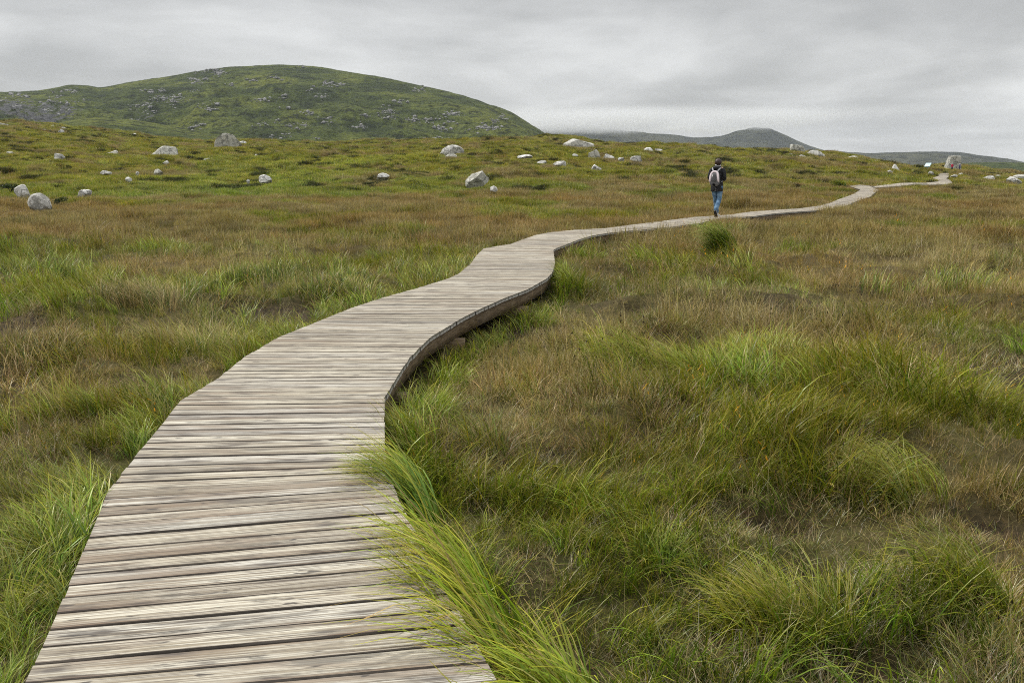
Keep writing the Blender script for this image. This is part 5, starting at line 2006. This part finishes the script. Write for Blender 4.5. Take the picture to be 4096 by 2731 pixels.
    def surf(x, z):
        a = np.interp(z, [q[0] for q in rg], [q[1] for q in rg])
        c = np.interp(z, [q[0] for q in rg], [q[2] for q in rg])
        s = max(0.0, 1 - min(1, (x / a)) ** 2)
        return yb - c * 0.95 - c * math.sqrt(s)
    # pink arch panel
    arch = [(-0.128, 1.00), (-0.108, 1.06), (-0.098, 1.14), (-0.096, 1.21), (-0.078, 1.275), (-0.04, 1.305), (0, 1.312), (0.04, 1.305), (0.078, 1.275), (0.096, 1.21), (0.098, 1.14), (0.108, 1.06), (0.128, 1.00)]
    soft(mesh_obj('pack_arch', *tube([(x, surf(x, z) - 0.001, z) for x, z in arch], [(0.018, 0.010)] + [(0.034, 0.026)] * 11 + [(0.012, 0.010)], 10), pink, bp, True))
    # front pocket
    pk = [(1.02, 0.06), (1.06, 0.078), (1.14, 0.07), (1.21, 0.066), (1.26, 0.045)]
    soft(mesh_obj('front_pocket', *tube([(0, surf(0, z) + 0.004, z) for z, a in pk], [(a, 0.024) for z, a in pk], 14), dg_, bp, True))
    vb, fb = tube([(-0.03, surf(0, 1.17) - 0.022, 1.17), (-0.03, surf(0, 1.24) - 0.020, 1.24)], [(0.007, 0.003), (0.007, 0.003)], 8)
    mesh_obj('reflective_strip', vb, fb, white, bp)
    nb = [(0.895, 0.05), (0.93, 0.052), (0.98, 0.03)]
    soft(mesh_obj('base_patch', *tube([(0.0, surf(0, z) + 0.008, z) for z, a in nb], [(a, 0.022) for z, a in nb], 12), simple_mat('black_pack_base', (0.008, 0.008, 0.009), 0.8, 0.2), bp, True))
    grey = simple_mat('grey_strap_webbing', (0.30, 0.30, 0.31), 0.8, 0.15, 60)
    for s in (-1, 1):
        st = [(0.055 * s, -0.185, 1.315), (0.082 * s, -0.155, 1.37), (0.112 * s, -0.105, 1.425), (0.125 * s, -0.02, 1.442), (0.125 * s, 0.08, 1.40), (0.122 * s, 0.14, 1.28), (0.135 * s, 0.13, 1.12), (0.165 * s, 0.02, 1.04), (0.13 * s, -0.11, 1.02)]
        soft(mesh_obj('strap', *tube(st, [(0.022, 0.008)] * len(st), 8), grey, bp, True))


def far_person(px, row, hgt_px, coat, hat, trousers, label, rz, seed):
    p = drop(px, 171.2, 0.1)
    p[2] = CAMZ + float(row_slope(row)) * p[1]
    hgt = hgt_px * p[1] / F / CP
    s = hgt / 1.25
    root = empty('person', tuple(p), rz)
    tag(root, label, 'person')
    V = Vector
    verts = [V((0, 0, 0.62)), V((0, 0, 0.85)), V((0, 0, 0.98)), V((0, 0, 1.06)), V((0, 0.01, 1.15)), V((0, 0.01, 1.20))]
    radii = [(0.10, 0.08), (0.11, 0.085), 0.07, 0.045, 0.075, 0.05]
    edges = [(i, i + 1) for i in range(5)]

    def chain(start, pts, rs):
        prev = start
        for q, rr in zip(pts, rs):
            verts.append(V(q))
            radii.append(rr)
            edges.append((prev, len(verts) - 1))
            prev = len(verts) - 1
        return prev
    for sg in (-1, 1):
        w = chain(2, [(0.13 * sg, 0, 0.95), (0.19 * sg, -0.03, 0.76), (0.17 * sg, 0.05, 0.60)], [0.045, 0.035, 0.024])
        hand_nodes(verts, edges, radii, V((0.17 * sg, 0.05, 0.60)), w, V((0, 0.25, -1)), V((0, 1, 0.2)), 0.75)
        chain(0, [(0.065 * sg, 0, 0.55), (0.068 * sg, 0.02, 0.30), (0.07 * sg, -0.01, 0.06), (0.07 * sg, 0.1, 0.03)], [0.06, 0.045, 0.032, 0.025])
    chain(4, [(0, 0.085, 1.13)], [0.012])
    verts = [v * s for v in verts]
    radii = [tuple(q * s for q in r) if isinstance(r, tuple) else r * s for r in radii]
    skin_body('body', verts, edges, radii, simple_mat('skin', (0.55, 0.34, 0.25), 0.6, 0.1), root)

    def sc_(g):
        v, f = g
        return [Vector(q) * s for q in v], f
    tr = simple_mat('trouser_cloth', trousers, 0.85, 0.2)
    legs = join([tube([(0.06 * sg, 0, 0.64), (0.068 * sg, 0, 0.52), (0.07 * sg, 0.02, 0.30), (0.07 * sg, -0.005, 0.09)], [(0.075, 0.08), (0.075, 0.08), (0.06, 0.06), (0.052, 0.055)], 12) for sg in (-1, 1)])
    mesh_obj('trousers', *sc_(legs), tr, root, True)
    cm = simple_mat('bright_coat_cloth', coat, 0.7, 0.2)
    body = tube([(0, 0, 0.50), (0, 0, 0.52), (0, 0, 0.70), (0, 0, 0.90), (0, 0, 0.99), (0, 0, 1.045)], [(0.145, 0.12), (0.15, 0.125), (0.14, 0.115), (0.15, 0.115), (0.125, 0.095), (0.06, 0.06)], 16)
    arms = [tube([(0.10 * sg, 0, 0.97), (0.14 * sg, 0, 0.95), (0.19 * sg, -0.03, 0.77), (0.172 * sg, 0.04, 0.62)], [(0.05, 0.05), (0.06, 0.06), (0.05, 0.05), (0.042, 0.042)], 12) for sg in (-1, 1)]
    soft(mesh_obj('coat', *sc_(join([body] + arms)), cm, root, True))
    hm = simple_mat('knitted_hat', hat, 0.9, 0.1)
    hv = tube([(0, 0.0, 1.13), (0, -0.002, 1.17), (0, -0.002, 1.215), (0, 0, 1.245), (0, 0, 1.26)], [(0.088, 0.092), (0.09, 0.094), (0.08, 0.084), (0.05, 0.052), (0.012, 0.012)], 14)
    soft(mesh_obj('hat', *sc_(hv), hm, root, True))
    hr = tube([(0, -0.03, 1.04), (0, -0.03, 1.09), (0, -0.025, 1.15)], [(0.07, 0.055), (0.085, 0.072), (0.084, 0.076)], 12)
    mesh_obj('hair', *sc_(hr), simple_mat('hair', (0.05, 0.03, 0.02), 0.6, 0.3), root, True)
    bt = simple_mat('dark_boot', (0.02, 0.02, 0.02), 0.6, 0.2)
    for sg in (-1, 1):
        v1, f1 = shoe_geo()
        mesh_obj('boot', [(q * 0.75 + Vector((0.07 * sg, -0.0, 0))) * s for q in v1], f1, bt, root, True)


person_walker()
far_person(951.8, 169.4, 6.2, (0.52, 0.02, 0.07), (0.80, 0.70, 0.70), (0.02, 0.025, 0.05), 'person in a red coat and white hat in front of the standing stone', R(-20), 1)
far_person(959.4, 169.0, 5.5, (0.06, 0.05, 0.22), (0.80, 0.76, 0.76), (0.04, 0.035, 0.12), 'person in a dark blue coat and white hat right of the standing stone', R(40), 2)

# ------------------------------------------------------------------ information sign and bushes on the knoll


def build_sign():
    p = drop(927.5, 170.2, 0.05)
    k = p[1] / F / CP
    root = empty('information_sign', tuple(p), R(-58))
    tag(root, 'pale blue slanted information panel on a post left of the standing stone', 'sign')
    steel = simple_mat('blue_grey_steel', (0.20, 0.30, 0.31), 0.5, 0.1)
    pm, t, b = new_mat('pale_blue_panel', 0.35, 0.4)
    tc = t.nodes.new('ShaderNodeTexCoord')
    n1 = noise_n(t, tc.outputs['Object'], 5, 2)
    r1 = ramp(t, [(0.45, (0.08, 0.26, 0.34)), (0.6, (0.22, 0.40, 0.46))], n1.outputs[0])
    t.links.new(r1.outputs[0], b.inputs['Base Color'])
    H = 6.8 * k
    vp, fp = box_geo((0, 0, H * 0.36), (0.035, 0.035, H * 0.38))
    mesh_obj('post', vp, fp, steel, root)
    vp, fp = box_geo((0, 0, 0), (0.42, 0.30, 0.02))
    M = Matrix.Translation((0, 0, H * 0.80)) @ Matrix.Rotation(R(52), 4, 'X')
    mesh_obj('panel', [M @ Vector(q) for q in vp], fp, pm, root)
    vp, fp = box_geo((0, 0, -0.032), (0.45, 0.33, 0.008))
    mesh_obj('panel_frame', [M @ Vector(q) for q in vp], fp, steel, root)


build_sign()


def bush(px, row, wpx, hpx, label, seed, name='bush', dark=True):
    p = drop(px, row, 0.0)
    k = p[1] / F / CP
    w, h = wpx * k, hpx * k
    root = empty(name, (p[0], p[1] + 0.3, p[2] - 0.05))
    tag(root, label, 'bush', 'dark low bushes and rushes on the moor')
    rr = np.random.default_rng(seed)
    n = 620
    # leaf clusters spread through several uneven lobes
    lob = [(rr.uniform(-0.36, 0.36), rr.uniform(-0.3, 0.3), rr.uniform(0.25, 0.7), rr.uniform(0.16, 0.34)) for _ in range(7)]
    li = rr.integers(0, 7, n)
    L = np.array(lob)[li]
    d = rr.normal(0, 1, (n, 3))
    d /= np.linalg.norm(d, axis=1)[:, None]
    q = L[:, :3] + d * (L[:, 3] * rr.uniform(0.3, 1, n) ** 0.4)[:, None]
    q[:, 2] = np.clip(q[:, 2], 0.02, 1.15)
    b = q * np.array([w, w * 0.7, h])
    sz = h * 0.16
    pal = [(3, (0.026, 0.042, 0.012)), (2, (0.045, 0.068, 0.016)), (1, (0.07, 0.085, 0.02))]
    bl = blades(n, b, rr.uniform(0.7, 1.6, n) * sz, rr.uniform(0.4, 0.9, n) * sz, rr.uniform(0, 6.28, n), rr.uniform(0, 1.3, n), rr.uniform(-0.5, 0.8, n), 2,
                pick_cols(n, pal, rr), pick_cols(n, pal, rr), rr=rr)
    me = tuft_mesh('foliage', [bl[:3]], MAT_GRASS)
    o = bpy.data.objects.new('foliage', me)
    o.parent = root
    col.objects.link(o)
    st = []
    for _ in range(6):
        e = Vector((rr.uniform(-0.3, 0.3) * w, rr.uniform(-0.2, 0.2) * w, h * rr.uniform(0.4, 0.8)))
        st.append(tube([(0, 0, -0.05), e * 0.5 + Vector((0, 0, 0.03)), e], [(0.02, 0.02), (0.014, 0.014), (0.006, 0.006)], 6))
    mesh_obj('stems', *join(st), simple_mat('dark_stem', (0.04, 0.03, 0.02)), root)


for args in [(909, 169.8, 6.5, 4.0, 'small dark bush left of the information sign'), (918.5, 169.8, 11, 5.0, 'wide dark green bush against the pale blue sign'),
             (929.5, 169.6, 8, 4.2, 'dark bush around the foot of the sign'), (935.5, 169.4, 3.2, 4.4, 'narrow upright bush between sign and standing stone'),
             (944.6, 169.4, 3.6, 5.0, 'narrow dark bush touching the left side of the standing stone'), (966.5, 169.8, 6, 4.4, 'dark bush right of the person in blue'),
             (898.6, 168.6, 4.0, 4.6, 'dark bush right of the leaning rock'), (886.6, 167.4, 8, 7.2, 'black-green overhanging bush left of the leaning rock'),
             (8, 190.5, 16, 7.5, 'dark bush behind the grey boulder at the left margin'), (55, 203.5, 13, 7.0, 'dark green bush right of the domed boulder'),
             (12, 203.8, 17, 6.0, 'round green bush left of the domed boulder'), (247, 158.6, 16, 4.0, 'dark heather clump under the pyramid-shaped boulder'),
             (775, 153.4, 14, 4.6, 'dark green bush on the skyline left of the blocky boulder'), (669, 178.6, 9, 5.0, 'dark heather clump left of the walker'),
             (370, 175.4, 9, 4.4, 'black heather bush beside the pale oval rock'), (404, 176.8, 13, 5.0, 'dark heather clump right of the pale oval rock'),
             (435.5, 147.4, 7, 3.0, 'dark bush at the left end of the oval boulder'), (554, 141.4, 7, 2.6, 'dark tuft left of the flat-topped skyline boulder')]:
    bush(*args, seed=int(args[0]) + 5)

# ------------------------------------------------------------------ haze and hill mist


def haze_box():
    V = [(x, y, z) for z in (-24, 126) for x, y in ((-14500, -30), (14500, -30), (14500, 3560), (-14500, 3560))]
    Fq = [(0, 3, 2, 1), (4, 5, 6, 7), (0, 1, 5, 4), (1, 2, 6, 5), (2, 3, 7, 6), (3, 0, 4, 7)]
    m = bpy.data.materials.new('air')
    m.use_nodes = True
    t = m.node_tree
    t.nodes.clear()
    out = t.nodes.new('ShaderNodeOutputMaterial')
    pv = t.nodes.new('ShaderNodeVolumePrincipled')
    pv.inputs['Color'].default_value = (0.80, 0.88, 1.0, 1)
    pv.inputs['Density'].default_value = 0.00009
    pv.inputs['Anisotropy'].default_value = 0.0
    t.links.new(pv.outputs[0], out.inputs['Volume'])
    o = mesh_obj('haze', V, Fq, m)
    tag(o, 'thin grey-blue air softening the far mountains', 'haze', None, 'stuff')


def hill_mist():
    V, Fq = box_geo((430, 2350, 90), (520, 420, 33))
    m = bpy.data.materials.new('hill_mist')
    m.use_nodes = True
    t = m.node_tree
    t.nodes.clear()
    out = t.nodes.new('ShaderNodeOutputMaterial')
    tc = t.nodes.new('ShaderNodeTexCoord')
    P = tc.outputs['Object']
    sep = t.nodes.new('ShaderNodeSeparateXYZ')
    t.links.new(P, sep.inputs[0])
    n1 = noise_n(t, map_n(t, P, (1, 1, 2.2)), 0.0065, 5, 0.55)
    # the cloud base: lowest over the left shoulder, lifting off the ridge between the two tops
    base = ramp(t, [(0.0, 0.20), (0.18, 0.22), (0.36, 0.36), (0.46, 0.66), (0.54, 0.52), (0.64, 0.44), (0.76, 0.8), (1.0, 1.0)],
                math_n(t, 'MULTIPLY_ADD', sep.outputs[0], 1 / 1040.0, 90 / 1040.0))
    zb = math_n(t, 'MULTIPLY_ADD', base.outputs[0], 62.0, 50.0)
    hgt = math_n(t, 'ADD', math_n(t, 'SUBTRACT', sep.outputs[2], zb), math_n(t, 'MULTIPLY_ADD', n1.outputs[0], 60.0, -30.0))
    d = math_n(t, 'MULTIPLY', hgt, 1 / 30.0, None, True)
    for ax, c, hw, fade in ((0, 430, 520, 300), (1, 2350, 420, 200), (2, 90, 33, 26)):
        e = math_n(t, 'SUBTRACT', hw, math_n(t, 'ABSOLUTE', math_n(t, 'SUBTRACT', sep.outputs[ax], c)))
        if ax == 2:
            e = math_n(t, 'SUBTRACT', c + hw, sep.outputs[2])
        d = math_n(t, 'MULTIPLY', d, math_n(t, 'MULTIPLY', e, 1.0 / fade, None, True))
    pv = t.nodes.new('ShaderNodeVolumePrincipled')
    pv.inputs['Color'].default_value = (0.86, 0.873, 0.888, 1)
    t.links.new(math_n(t, 'MULTIPLY', d, 0.020), pv.inputs['Density'])
    t.links.new(pv.outputs[0], out.inputs['Volume'])
    o = mesh_obj('mist', V, Fq, m)
    tag(o, 'low cloud wrapping the top of the blue-grey mountain', 'mist', None, 'stuff')


HAZE = True
if HAZE:
    haze_box()
hill_mist()
